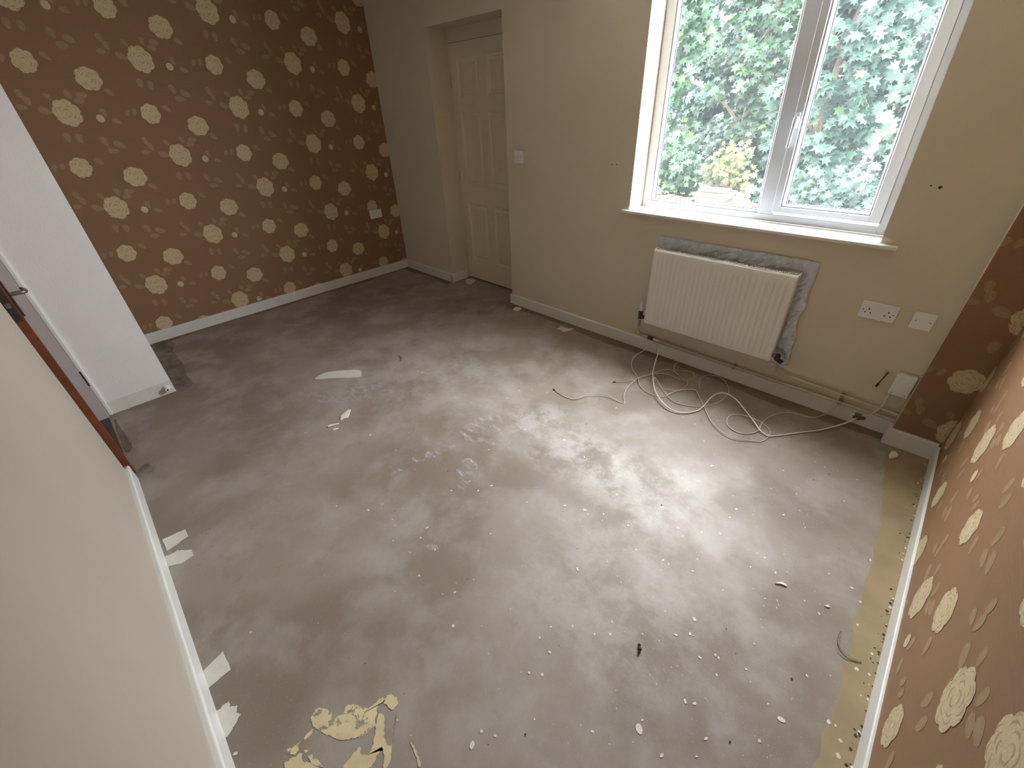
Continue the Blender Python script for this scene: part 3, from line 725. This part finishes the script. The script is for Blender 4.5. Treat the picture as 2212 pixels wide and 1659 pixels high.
for par, x, z in ((P1, 4.312, .106), (P1, 3.74, .1075), (P2, 4.312, .1505)):
    mb = MB(); mb.box((x - .008, -.0415, z - .0105), (x + .008, 0, z - .0080)); mb.box((x - .008, -.0415, z - .0105), (x + .008, -.039, z + .006)); mb.box((x - .008, -.012, z - .0105), (x + .008, 0, z + .012))
    mb.build('pipe_clip', mat('clip_plastic', S((176, 160, 128)), .5, .4), par)

# ---------------------------------------------------------------- wall plates
def plate_mb(x0, x1, z0, z1, d, bev=.004):
    mb = MB(); mb.box((x0, -d, z0), (x1, -.0002, z1), 0, bev); return mb
sk = thing('double_socket', (4.295, 0, .633), 'white double power socket to the right of the radiator', 'socket')
plate_mb(4.222, 4.368, .592, .677, .009).build('face_plate', PLAST, sk)
for cx in (4.256, 4.334):
    mb = MB(); mb.box((cx - .0022, -.0098, .6375), (cx + .0022, -.0088, .6455)); mb.box((cx - .0148, -.0098, .6205), (cx - .0075, -.0088, .6245)); mb.box((cx + .0075, -.0098, .6205), (cx + .0148, -.0088, .6245))
    mb.build('pin_holes', BLACKM, sk)
for cx in (4.286, 4.304):
    mb = MB(); mb.box((cx - .006, -.0125, .644), (cx + .006, -.0085, .662), 0, .0015); mb.build('rocker_switch', PLAST, sk)
for cx in (4.2345, 4.3555):
    mb = MB(); mb.tube([(cx, -.0085, .6345), (cx, -.0100, .6345)], .0032, 0, 10); mb.build('screw', STEEL, sk)
bk = thing('blanking_plate', (4.465, 0, .633), 'plain white square blanking plate with two screws', 'wall plate')
plate_mb(4.425, 4.506, .5905, .6755, .009).build('face_plate', PLAST, bk)
for cx in (4.4395, 4.4925):
    mb = MB(); mb.tube([(cx, -.0085, .6335), (cx, -.0102, .6335)], .0035, 0, 10); mb.build('screw', STEEL, bk)
sw = thing('wall_switch', (1.885, 0, 1.222), 'small surface mounted white switch between door recess and window', 'switch')
mb = MB(); mb.box((1.842, -.030, 1.181), (1.925, -.0002, 1.264), 0, .003); mb.build('back_box', PLASTY, sw)
mb = MB(); mb.box((1.840, -.037, 1.179), (1.927, -.030, 1.266), 0, .003); mb.build('face_plate', PLAST, sw)
mb = MB(); mb.box((1.876, -.0405, 1.210), (1.892, -.0365, 1.235), 0, .0015); mb.build('rocker_switch', PLAST, sw)
for cx in (1.853, 1.914):
    mb = MB(); mb.tube([(cx, -.0365, 1.2225), (cx, -.0380, 1.2225)], .0032, 0, 10); mb.build('screw', STEEL, sw)
s2 = thing('double_socket', (0, -.286, .638), 'white double power socket on the flowered wallpaper', 'socket')
mb = MB(); mb.box((.001, -.3555, .595), (.010, -.2165, .681), 0, .003); mb.build('face_plate', PLAST, s2)
for cy in (-.3215, -.2505):
    mb = MB(); mb.box((.0088, cy - .0022, .640), (.0103, cy + .0022, .648)); mb.box((.0088, cy - .0148, .623), (.0103, cy - .0075, .627)); mb.box((.0088, cy + .0075, .623), (.0103, cy + .0148, .627))
    mb.build('pin_holes', mat('socket_hole_grey', S((120, 112, 102)), .6, .3), s2)
for cy in (-.295, -.277):
    mb = MB(); mb.box((.0085, cy - .006, .647), (.0125, cy + .006, .665), 0, .0015); mb.build('rocker_switch', PLAST, s2)
jb = thing('junction_box', (4.50, 0, .29), 'square white cable box low on the wall by the corner pier', 'junction box')
a = at(1939.5, 806, 1, -.034); b_ = at(1984, 817, 1, -.034); c_ = at(1918, 849, 1, -.034); e_ = at(1958, 864, 1, -.034)
jx0, jx1 = float((a[0] + c_[0]) / 2), float((b_[0] + e_[0]) / 2); jz1, jz0 = float((a[2] + b_[2]) / 2), float((c_[2] + e_[2]) / 2)
mb = MB(); mb.box((jx0, -.034, jz0), (jx1, -.026, jz1), 0, .003); mb.build('face_plate', PLAST, jb)
mb = MB(); mb.box((jx0 + .002, -.026, jz0 + .002), (jx1 - .002, -.0002, jz1 - .002), 0, .002); mb.build('back_box', PLASTY, jb)
for cx in (jx0 + .012, jx1 - .012):
    mb = MB(); mb.tube([(cx, -.0335, jz0 + .012), (cx, -.0352, jz0 + .012)], .003, 0, 10); mb.build('screw', STEEL, jb)
mb = MB(); mb.tube([(jx0 + .010, -.012, jz0 + .004), (jx0 + .010, -.012, jz0 - .008)], .007, 0, 10); mb.build('cable_gland', BLACKM, jb)
# cable end hanging out of a filled hole
ce = thing('cut_cable_end', (4.44, 0, .34), 'short dark cable end hanging from a patched hole beside the white box', 'cable')
h0 = at(1918, 805, 1, -.006); h1 = at(1905, 820, 1, -.02); h2 = at(1892, 835, 1, -.03)
mb = MB(); mb.tube([tuple(h0 + np.array([0, .006, 0])), tuple(h0), tuple(h1), tuple(h2)], [.0035, .0035, .003, .003], 0, 8); mb.tube([tuple(h1 + (h2 - h1) * .5), tuple(h2)], .0055, 0, 8)
mb.build('cable_core', mat('dark_brown_cable', S((70, 46, 34)), .5, .4), ce)
mb = MB(); pts = []
for i in range(14):
    q = i * math.pi / 7; rr = .020 * (1 + .25 * math.sin(3 * q + 1)); pts.append((h0[0] + rr * math.cos(q), -.0025, h0[2] + rr * .8 * math.sin(q)))
mb.face(pts[::-1]); mb.face([(p[0], -.0002, p[2]) for p in pts])
for i in range(14): mb.face([pts[i - 1], pts[i], (pts[i][0], -.0002, pts[i][2]), (pts[i - 1][0], -.0002, pts[i - 1][2])])
recalc(mb.build('filler_patch', mat('filler_paste', S((198, 186, 160)), .7, .3), ce))
# door stop on the closet skirting
ds = thing('door_stop', (XP + .002, -2.617, .043), 'round white door stop screwed to the skirting of the narrow wall', 'door stop')
mb = MB(); mb.tube([(XP + .001, -2.617, .043), (XP + .010, -2.617, .043), (XP + .032, -2.617, .043), (XP + .035, -2.617, .043)], [.021, .020, .016, .013], 0, 20); mb.build('rubber_body', PLAST, ds)
mb = MB(); mb.tube([(XP + .030, -2.617, .043), (XP + .0357, -2.617, .043)], .0055, 0, 12); mb.build('screw', DARKM, ds)

# ---------------------------------------------------------------- cables on the floor
def cable(pix, r, sub=6):
    """pixels with a height each -> smooth room path"""
    pts = []
    for x, y, z in pix:
        p = at(x, y, 2, z); pts.append((p[0], min(p[1], -.017 - r), z))
    return [tuple(p) for p in spline(pts, sub)]
K = lambda L: [(1150 + x / 4.0218, 680 + y / 4.0218, z) for x, y, z in L]
K5 = lambda L: [(1500 + x / 4.809, 850 + y / 4.809, z) for x, y, z in L]
g = .0035
cw = thing('white_cable', fl(1560, 890) + (0,), 'thick white cable arching in a wave across the floor below the radiator', 'cable', 'loose cables below the radiator')
pw = cable(K([(1103, 300, .095), (1085, 355, .060), (1062, 430, .030), (1046, 500, .016), (1048, 540, .020), (1060, 640, .028), (1110, 735, .024), (1200, 820, .014), (1310, 852, .008), (1430, 835, .006), (1490, 790, .010),
              (1550, 722, .026), (1620, 680, .036), (1690, 685, .040), (1770, 735, .036), (1850, 830, .026), (1920, 920, .018), (1975, 1000, .012)]) +
           K5([(720, 415, .008), (780, 443, .006), (900, 432, .005), (1100, 405, .005), (1300, 380, .006), (1500, 330, .012), (1610, 292, .022), (1680, 250, .038), (1712, 225, .048)]), .0036)
mb = MB(); mb.tube(pw, .0036, 0, 8); mb.build('cable_sheath', CABW, cw)
c1 = thing('cream_cable', fl(1360, 850) + (0,), 'thin cream cable whose bare plug end lies farthest out on the floor', 'cable', 'loose cables below the radiator')
p1 = cable(K([(195, 655, .004), (240, 690, .003), (290, 715, .003), (345, 733, .003), (400, 728, .006), (450, 705, .012), (500, 688, .016), (570, 684, .018), (640, 690, .016), (700, 725, .010), (760, 757, .005), (793, 768, .003), (802, 755, .005),
              (795, 710, .012), (815, 650, .018), (860, 595, .020), (920, 550, .018), (980, 525, .014), (1040, 508, .012), (1100, 488, .012), (1150, 476, .012), (1200, 478, .010), (1243, 500, .007), (1290, 540, .005), (1330, 565, .004),
              (1380, 560, .005), (1411, 530, .006), (1385, 498, .005), (1320, 487, .004), (1255, 487, .004), (1228, 462, .005), (1240, 430, .006), (1262, 415, .010)]), .0022)
mb = MB(); mb.tube(p1, .0022, 0, 7); mb.build('cable_sheath', CABY, c1)
def plug(p, q, par):
    d = np.array(p) - np.array(q); d /= np.linalg.norm(d); mb = MB(); a = np.array(p)
    mb.tube([tuple(a - d * .002), tuple(a + d * .006), tuple(a + d * .007), tuple(a + d * .015)], [.0032, .0032, .0045, .0045], 0, 8)
    pl = mb.build('plug', DARKM, par); mb = MB(); mb.tube([tuple(a + d * .015), tuple(a + d * .019)], .0015, 0, 6); mb.build('plug_pin', STEEL, pl)
plug(p1[0], p1[3], c1)
c2 = thing('cream_cable', fl(1420, 850) + (0,), 'thin cream cable whose plug end lies nearer the radiator with small loops', 'cable', 'loose cables below the radiator')
p2 = cable(K([(722, 583, .004), (780, 583, .003), (840, 577, .004), (900, 560, .006), (960, 540, .008), (1030, 520, .008), (1100, 510, .006), (1180, 520, .004), (1240, 543, .003), (1290, 565, .003), (1350, 585, .003), (1330, 625, .003),
              (1270, 652, .003), (1210, 658, .003), (1130, 640, .003), (1085, 605, .004), (1062, 560, .008), (1064, 540, .010), (1110, 612, .010), (1160, 690, .008), (1220, 750, .005), (1300, 780, .003), (1400, 795, .003), (1470, 798, .003),
              (1540, 786, .003), (1610, 765, .004), (1665, 725, .004), (1702, 675, .004), (1698, 620, .004), (1660, 565, .004), (1600, 532, .004), (1520, 526, .004), (1470, 545, .005), (1450, 585, .005), (1452, 640, .004)]), .0022)
mb = MB(); mb.tube(p2, .0022, 0, 7); mb.build('cable_sheath', CABY, c2)
plug(p2[0], p2[3], c2)
c3 = thing('cream_cable', fl(1600, 930) + (0,), 'long cream cable coiled in an oval loop and clipped up over the pipes', 'cable', 'loose cables below the radiator')
p3 = cable(K([(1062, 238, .102), (1020, 270, .085), (970, 308, .055), (900, 352, .015), (866, 400, .006), (862, 450, .004), (885, 500, .006), (918, 545, .010), (925, 590, .010), (950, 635, .008), (1000, 672, .006), (1060, 700, .004), (1130, 714, .003),
              (1180, 693, .006), (1240, 665, .010), (1320, 650, .010), (1400, 649, .008), (1430, 670, .006), (1462, 740, .006), (1495, 805, .006), (1520, 865, .007), (1560, 935, .009), (1640, 1012, .011), (1720, 1058, .011), (1800, 1083, .009),
              (1900, 1094, .006), (1975, 1104, .003), (2030, 1080, .003), (2062, 1040, .004), (2060, 1000, .005), (2020, 955, .008), (1960, 920, .012), (1880, 885, .010), (1800, 866, .007), (1730, 870, .005), (1697, 898, .004), (1690, 940, .004),
              (1720, 985, .004), (1780, 1020, .004), (1860, 1033, .004), (1930, 1022, .005), (1972, 995, .009), (1996, 940, .009)]) +
           K5([(760, 255, .008), (860, 212, .006), (950, 196, .004), (1050, 210, .003), (1150, 238, .003), (1250, 246, .003), (1330, 226, .004), (1400, 195, .020), (1460, 150, .060), (1500, 116, .088)]), .0024)
mb = MB(); mb.tube(p3, .0024, 0, 7); mb.build('cable_sheath', CABY, c3)
# drop cable from the junction box to the hole in the skirting
dc = thing('drop_cable', (4.46, -.02, .15), 'grey cable dropping from the white box over both pipes', 'cable')
q0 = np.array([jx0 + .010, -.012, jz0 - .004]); q1 = at(1902, 880, 1, -.047); q2 = at(1880, 896, 1, -.046); q3 = at(1862, 898, 1, -.030)
mb = MB(); mb.tube([tuple(p) for p in spline([q0, (q0 + q1) / 2 + np.array([0, -.004, 0]), q1, q2, q3], 6)], .004, 0, 8); mb.build('cable_sheath', CABY, dc)
pts = []; h0 = at(1857, 900, 1, -.020)
mb = MB(); rr_ = random.Random(9); V = []
for i in range(9):
    for j in range(13):
        th_ = math.pi * i / 8; ph = 2 * math.pi * j / 13; q = 1 + rr_.uniform(-.25, .25)
        V.append((h0[0] + .030 * q * math.sin(th_) * math.cos(ph), -.018 - .010 * q * abs(math.cos(th_)) + .006, h0[2] - .006 + .022 * q * math.sin(th_) * math.sin(ph)))
mb.add(V, [(i * 13 + j, i * 13 + (j + 1) % 13, (i + 1) * 13 + (j + 1) % 13, (i + 1) * 13 + j) for i in range(8) for j in range(13)], 0, True)
mb.build('filler_lump', mat('grey_filler', S((128, 116, 98)), .8, .3, bump=.5, bscale=120, var=.4, vscale=60), dc)

# ---------------------------------------------------------------- loose bits on the floor
CHIP = mat('loose_chip', S((226, 220, 206)), .6, .4)
def chip(name, px, label, cat, hgt=.004, m=CHIP, group=None):
    P = [fl(x, y) for x, y in px]; c_ = np.mean(P, axis=0); mb = MB(); rr_ = random.Random(len(label))
    top = [(c_[0] + (p[0] - c_[0]) * .93, c_[1] + (p[1] - c_[1]) * .93, .0018 + hgt * rr_.uniform(.5, 1.2)) for p in P]; bot = [(p[0], p[1], .0017) for p in P]
    n_ = len(P); mb.face(bot[::-1])
    for i in range(n_): mb.face([bot[i - 1], bot[i], top[i], top[i - 1]]); mb.face([top[i - 1], top[i], (c_[0], c_[1], .0018 + hgt)])
    return tag(recalc(mb.build(name, m)), label, cat, group)
chip('plaster_chip', [(1919, 985), (1924, 977), (1932, 977), (1941, 984), (1936, 990), (1922, 992)], 'white plaster chip on the floor in front of the corner pier', 'chip', .008)
chip('plaster_chip', [(1108, 669), (1113, 664), (1120, 664), (1128, 667), (1120, 672), (1112, 672)], 'white chip on the floor at the left end of the skirting by the door recess', 'chip', .005)
chip('paper_scrap', [(1202, 711), (1212, 706), (1223, 710), (1240, 710), (1228, 715), (1217, 718), (1212, 713)], 'torn white scrap lying by the skirting left of the radiator', 'scrap', .003)
chip('paint_flake', cropP(600, 740, 3.16, [(425, 530), (432, 500), (455, 480), (480, 460), (500, 458), (490, 490), (480, 515), (450, 520), (437, 532)]), 'ragged white paint flake standing out in the middle left of the floor', 'flake', .003)
chip('white_sliver', cropP(600, 740, 3.16, [(338, 572), (360, 562), (420, 552), (418, 560), (370, 572), (345, 580)]), 'upper of two thin white slivers left of the ragged flake', 'sliver', .003, group='two white slivers')
chip('white_sliver', cropP(600, 740, 3.16, [(372, 598), (395, 588), (418, 584), (410, 592), (385, 601)]), 'lower and shorter of two thin white slivers left of the ragged flake', 'sliver', .002, group='two white slivers')
chip('paint_flake', cropP(1100, 880, 2.765, [(1586, 1054), (1605, 1046), (1630, 1046), (1658, 1064), (1656, 1074), (1640, 1066), (1615, 1056)]), 'bright curved white flake on the right of the floor near the tan band', 'flake', .004)
chip('paint_flake', cropP(1100, 880, 2.765, [(1880, 1186), (1895, 1184), (1916, 1192), (1912, 1198), (1890, 1193)]), 'tiny slender white flake nearest the tan band, right of the curved flake', 'flake', .003)
# brown crumb and bits of wire
cr = thing('brown_crumb', fl(1382, 1402) + (0,), 'small dark brown crumb of debris in the lower middle of the floor', 'debris')
mb = MB()
for (x, y, r) in ((1381, 1394, .0055), (1382, 1402, .0065), (1380, 1408, .0045)):
    p = fl(x, y, .005); V = []
    for i in range(6):
        for j in range(8):
            t_, q_ = math.pi * i / 5, 2 * math.pi * j / 8; k_ = r * rr_.uniform(.75, 1.2); V.append((p[0] + k_ * math.sin(t_) * math.cos(q_), p[1] + k_ * math.sin(t_) * math.sin(q_), .0065 + .8 * r * math.cos(t_)))
    mb.add(V, [(i * 8 + j, i * 8 + (j + 1) % 8, (i + 1) * 8 + (j + 1) % 8, (i + 1) * 8 + j) for i in range(5) for j in range(8)], 0)
mb.build('crumb_body', mat('brown_debris', S((84, 56, 40)), .8, .3, var=.5, vscale=90), cr)
def curl(name, pix, r, label, m):
    mb = MB(); pts = [];
    for x, y, z in pix: p = at(x, y, 2, z); pts.append((p[0], p[1], z))
    mb.tube([tuple(p) for p in spline(pts, 5)], r, 0, 6); return tag(mb.build(name, m), label, 'wire')
GRN = mat('green_yellow_wire', S((104, 110, 72)), .5, .4, col2=S((64, 62, 44)), vscale=18)
curl('wire_offcut', [(1816, 1364, .008), (1809, 1380, .014), (1811, 1398, .012), (1822, 1415, .006), (1840, 1427, .003), (1861, 1431, .003)], .0012, 'curved green and black wire offcut on the floor near the right wall', GRN)
curl('wire_offcut', [(1809, 1386, .003), (1818, 1402, .005), (1835, 1417, .006), (1855, 1427, .003)], .0009, 'pale green strand lying beside the curved wire offcut near the right wall', mat('pale_green_strand', S((150, 152, 112)), .5, .4))
curl('brown_curl', [(860, 768, .003), (865, 770, .005), (867, 775, .005), (864, 779, .003)], .0016, 'tiny dark brown curl on the far middle part of the floor', mat('brown_curl', S((80, 56, 30)), .6, .3))

# ---------------------------------------------------------------- garden outside
def leaf_mat(name, c1, c2, c3):
    m = bpy.data.materials.new(name); m.use_nodes = True; n = m.node_tree; b = n.nodes['Principled BSDF']
    at_ = n.nodes.new('ShaderNodeAttribute'); at_.attribute_name = 'tone'; at_.attribute_type = 'GEOMETRY'
    cr = n.nodes.new('ShaderNodeValToRGB'); e = cr.color_ramp.elements
    e[0].position = 0; e[0].color = c1; e[1].position = .62; e[1].color = c2; q = cr.color_ramp.elements.new(1.0); q.color = c3
    n.links.new(at_.outputs['Fac'], cr.inputs[0]); n.links.new(cr.outputs[0], b.inputs['Base Color'])
    b.inputs['Roughness'].default_value = .5; b.inputs['Specular IOR Level'].default_value = .25
    tl = n.nodes.new('ShaderNodeBsdfTranslucent'); ms = n.nodes.new('ShaderNodeMixShader'); ms.inputs[0].default_value = .3
    n.links.new(cr.outputs[0], tl.inputs[0]); o_ = n.nodes['Material Output']
    n.links.new(b.outputs[0], ms.inputs[1]); n.links.new(tl.outputs[0], ms.inputs[2]); n.links.new(ms.outputs[0], o_.inputs[0]); return m
LM = [leaf_mat('mid_green_leaves', S((14, 30, 20)), S((28, 52, 30)), S((58, 80, 38))),
      leaf_mat('blue_green_leaves', S((13, 27, 23)), S((26, 47, 38)), S((50, 70, 48))),
      leaf_mat('yellow_green_leaves', S((26, 36, 12)), S((54, 56, 20)), S((76, 54, 28)))]
BARK = mat('grey_brown_bark', S((84, 74, 62)), .9, .2, bump=.6, bscale=20, var=.3, vscale=12)
_la = []
for i, (aa, rr0) in enumerate([(-90, .16), (-62, .55), (-38, .30), (-8, .78), (22, .42), (50, .80), (72, .52), (90, 1.0), (108, .52), (130, .80), (158, .42), (188, .78), (218, .30), (242, .55)]):
    _la.append((rr0 * math.cos(math.radians(aa)), rr0 * math.sin(math.radians(aa))))
LEAF = np.array([(a, b_, -.10 * (a * a + b_ * b_)) for a, b_ in _la])
def tree(name, cx, cy, rx, ry_, z0, z1, n, size, lm, label, trunk_r=.07, droop=.5, cat='tree', group=None, seed=1, trunk=True, lean=0):
    t = thing(name, (cx, cy, -.25), label, cat, group)
    g_ = np.random.default_rng(seed); V = []; tone = []
    # leaves gathered in clumps that hang over one another
    nc = max(8, n // 26); cl = []
    for k in range(nc):
        u_ = g_.uniform(-1, 1, 3); u_ /= max(np.linalg.norm(u_), .35) * g_.uniform(.95, 1.5)
        cl.append((cx + rx * u_[0], cy + ry_ * u_[1], (z0 + z1) / 2 + (z1 - z0) / 2 * u_[2], g_.uniform(.12, .30), g_.uniform(-.2, .2)))
    pos = np.zeros((n, 3)); tn = np.zeros(n)
    for i in range(n):
        c_ = cl[g_.integers(nc)]; d = g_.normal(0, 1, 3); d /= np.linalg.norm(d); q = c_[3] * g_.uniform(.5, 1.0)
        pos[i] = (c_[0] + d[0] * q, c_[1] + d[1] * q, c_[2] + d[2] * q * .8); tn[i] = c_[4]
    for i in range(n):
        nrm = np.array([g_.normal(0, .45), -1.0 + g_.normal(0, .35), .75 + g_.normal(0, .45)]); nrm /= np.linalg.norm(nrm)
        dn = np.array([g_.normal(0, .5), g_.normal(0, .3), -droop - g_.uniform(0, .8)]); dn -= nrm * (dn @ nrm); dn /= np.linalg.norm(dn)
        sd_ = np.cross(dn, nrm); sz = size * g_.uniform(.6, 1.25)
        V.append(pos[i] + sz * (LEAF[:, :1] * sd_ + LEAF[:, 1:2] * dn + LEAF[:, 2:3] * nrm)); tone.append(min(1, max(0, .42 + tn[i] + g_.normal(0, .17))) if g_.random() > .03 else 1.0)
    V = np.concatenate(V); m_ = len(LEAF)
    me = bpy.data.meshes.new('foliage'); me.from_pydata(V.tolist(), [], [tuple(range(i * m_, (i + 1) * m_)) for i in range(n)])
    at_ = me.attributes.new('tone', 'FLOAT', 'FACE'); at_.data.foreach_set('value', np.array(tone, dtype=np.float32))
    me.materials.append(lm); o_ = bpy.data.objects.new('foliage', me); COL.objects.link(o_); o_.parent = t; o_.matrix_parent_inverse = t.matrix_world.inverted()
    o_['kind'] = 'stuff'
    if trunk:
        mb = MB(); mb.tube([tuple(p) for p in spline([(cx, cy, -.26), (cx + .05, cy + .03, .5), (cx - .04 + lean * .4, cy, 1.3), (cx + .03 + lean, cy + .05, z1 - .4)], 5)], [trunk_r * (1 - .6 * i / 15) for i in range(16)], 0, 10)
        for k in range(5):
            zz = .5 + k * .45 + g_.uniform(-.1, .1); s_ = (-1) ** k
            mb.tube([(cx + lean * .3, cy, zz), (cx + s_ * rx * .4, cy + g_.uniform(-.1, .1), zz + .35), (cx + s_ * rx * .75, cy + g_.uniform(-.2, .2), zz + .5)], [.03, .02, .01], 0, 8)
        mb.build('trunk', BARK, t)
    return t
G_ = 'trees behind the garden wall'
tree('broadleaf_tree', .45, 4.45, .68, .45, -.1, 3.4, 3600, .105, LM[0], 'dense mid-green tree filling the left edge of the left pane', seed=2, group=G_)
tree('broadleaf_tree', 1.35, 5.85, .72, .35, .1, 3.9, 3600, .100, LM[0], 'green tree with lighter leaves behind the middle of the left pane', seed=3, group=G_, lean=.15)
tree('broadleaf_tree', 2.80, 4.45, .56, .42, .2, 2.9, 3000, .100, LM[1], 'bluish-green leafy tree seen past the centre mullion', seed=4, group=G_, droop=.9)
tree('broadleaf_tree', 3.85, 5.85, .62, .35, -.2, 3.0, 3000, .105, LM[1], 'bluish-green tree at the right edge of the right pane with a dark trunk', seed=5, group=G_, trunk_r=.13, lean=-.2)
tree('climbing_vine', 3.25, 3.62, .75, .12, -.25, .75, 1500, .075, LM[1], 'low bluish-green vine growing behind the garden wall below the right pane', cat='vine', seed=7, trunk=False)
tree('ivy_bush', 1.25, 3.62, .45, .12, .1, 1.1, 900, .08, LM[0], 'low green bush above the wall at the lower left of the left pane', cat='bush', seed=9, trunk=False)
tree('yellow_shrub', 2.12, 3.60, .22, .10, .50, .98, 420, .06, LM[2], 'low yellow-green shrub above the stone cap outside', cat='shrub', seed=8, trunk=False)
tree('tall_hedge', 1.25, 7.4, 2.0, .35, -.2, 3.9, 11000, .15, LM[1], 'dark tall hedge far behind the trees', cat='hedge', seed=12, trunk=False)
def brick_mat():
    m = bpy.data.materials.new('old_red_brick'); m.use_nodes = True; n = m.node_tree; b = n.nodes['Principled BSDF']; b.inputs['Roughness'].default_value = .85
    tc = n.nodes.new('ShaderNodeTexCoord'); mp = n.nodes.new('ShaderNodeMapping'); mp.inputs['Rotation'].default_value = (math.radians(90), 0, 0)
    br = n.nodes.new('ShaderNodeTexBrick'); br.inputs['Scale'].default_value = 1; br.inputs['Brick Width'].default_value = .225; br.inputs['Row Height'].default_value = .075; br.inputs['Mortar Size'].default_value = .008
    br.inputs['Color1'].default_value = S((70, 38, 28)); br.inputs['Color2'].default_value = S((58, 36, 28)); br.inputs['Mortar'].default_value = S((74, 70, 60))
    n.links.new(tc.outputs['Object'], mp.inputs[0]); n.links.new(mp.outputs[0], br.inputs[0]); n.links.new(br.outputs[0], b.inputs['Base Color']); return m
BR = brick_mat()
gw = thing('garden_wall', (2.0, 3.1, -.3), 'low old red brick garden wall with brick coping seen through the left pane', 'wall')
mb = MB(); mb.box((-1.5, 3.02, -.3), (2.02, 3.24, .36)); mb.box((2.36, 3.02, -.3), (6.0, 3.24, .36)); mb.build('wall_face', BR, gw)
cop = mat('weathered_coping_brick', S((74, 44, 34)), .85, .2, var=.35, vscale=7)
mb = MB(); x = -1.5; rq = random.Random(3)
while x < 5.9:
    if not 1.90 < x < 2.38: mb.box((x, 3.0 + rq.uniform(-.01, .01), .36), (x + .098, 3.25, .455 + rq.uniform(-.012, .012)), 0, .006)
    x += .108
mb.build('coping', cop, gw)
mb = MB(); mb.box((2.02, 2.96, -.3), (2.36, 3.28, .49)); mb.build('brick_pier', BR, gw)
mb = MB(); mb.box((2.01, 2.95, .49), (2.37, 3.29, .525), 0, .01); mb.box((1.985, 2.925, .525), (2.395, 3.315, .57), 0, .014); mb.box((2.04, 2.98, .57), (2.34, 3.26, .60), 0, .02)
pcap = mb.build('stone_cap', mat('pale_weathered_stone', S((88, 84, 76)), .8, .3, var=.2, vscale=15, bump=.4, bscale=50), gw, 'pale moulded stone cap')
mb = MB(); mb.box((-6, .36, -.42), (12, 2.9, -.3)); tag(mb.build('added_bounce_strip', mat('added_bounce_slab', S((214, 210, 202)), .85, .2, bump=.3, bscale=8, var=.08, vscale=2)), 'unseen pale strip added outside the house to bounce light indoors', kind='structure')  # unseen pale strip, added to bounce sky light up to the ceiling
mb = MB(); mb.box((-6, 2.9, -.42), (12, 12, -.3))
tag(mb.build('ground', mat('garden_soil_and_grass', S((72, 84, 48)), .95, .1, col2=S((96, 84, 60)), vscale=1.5)), 'garden ground outside', kind='structure')
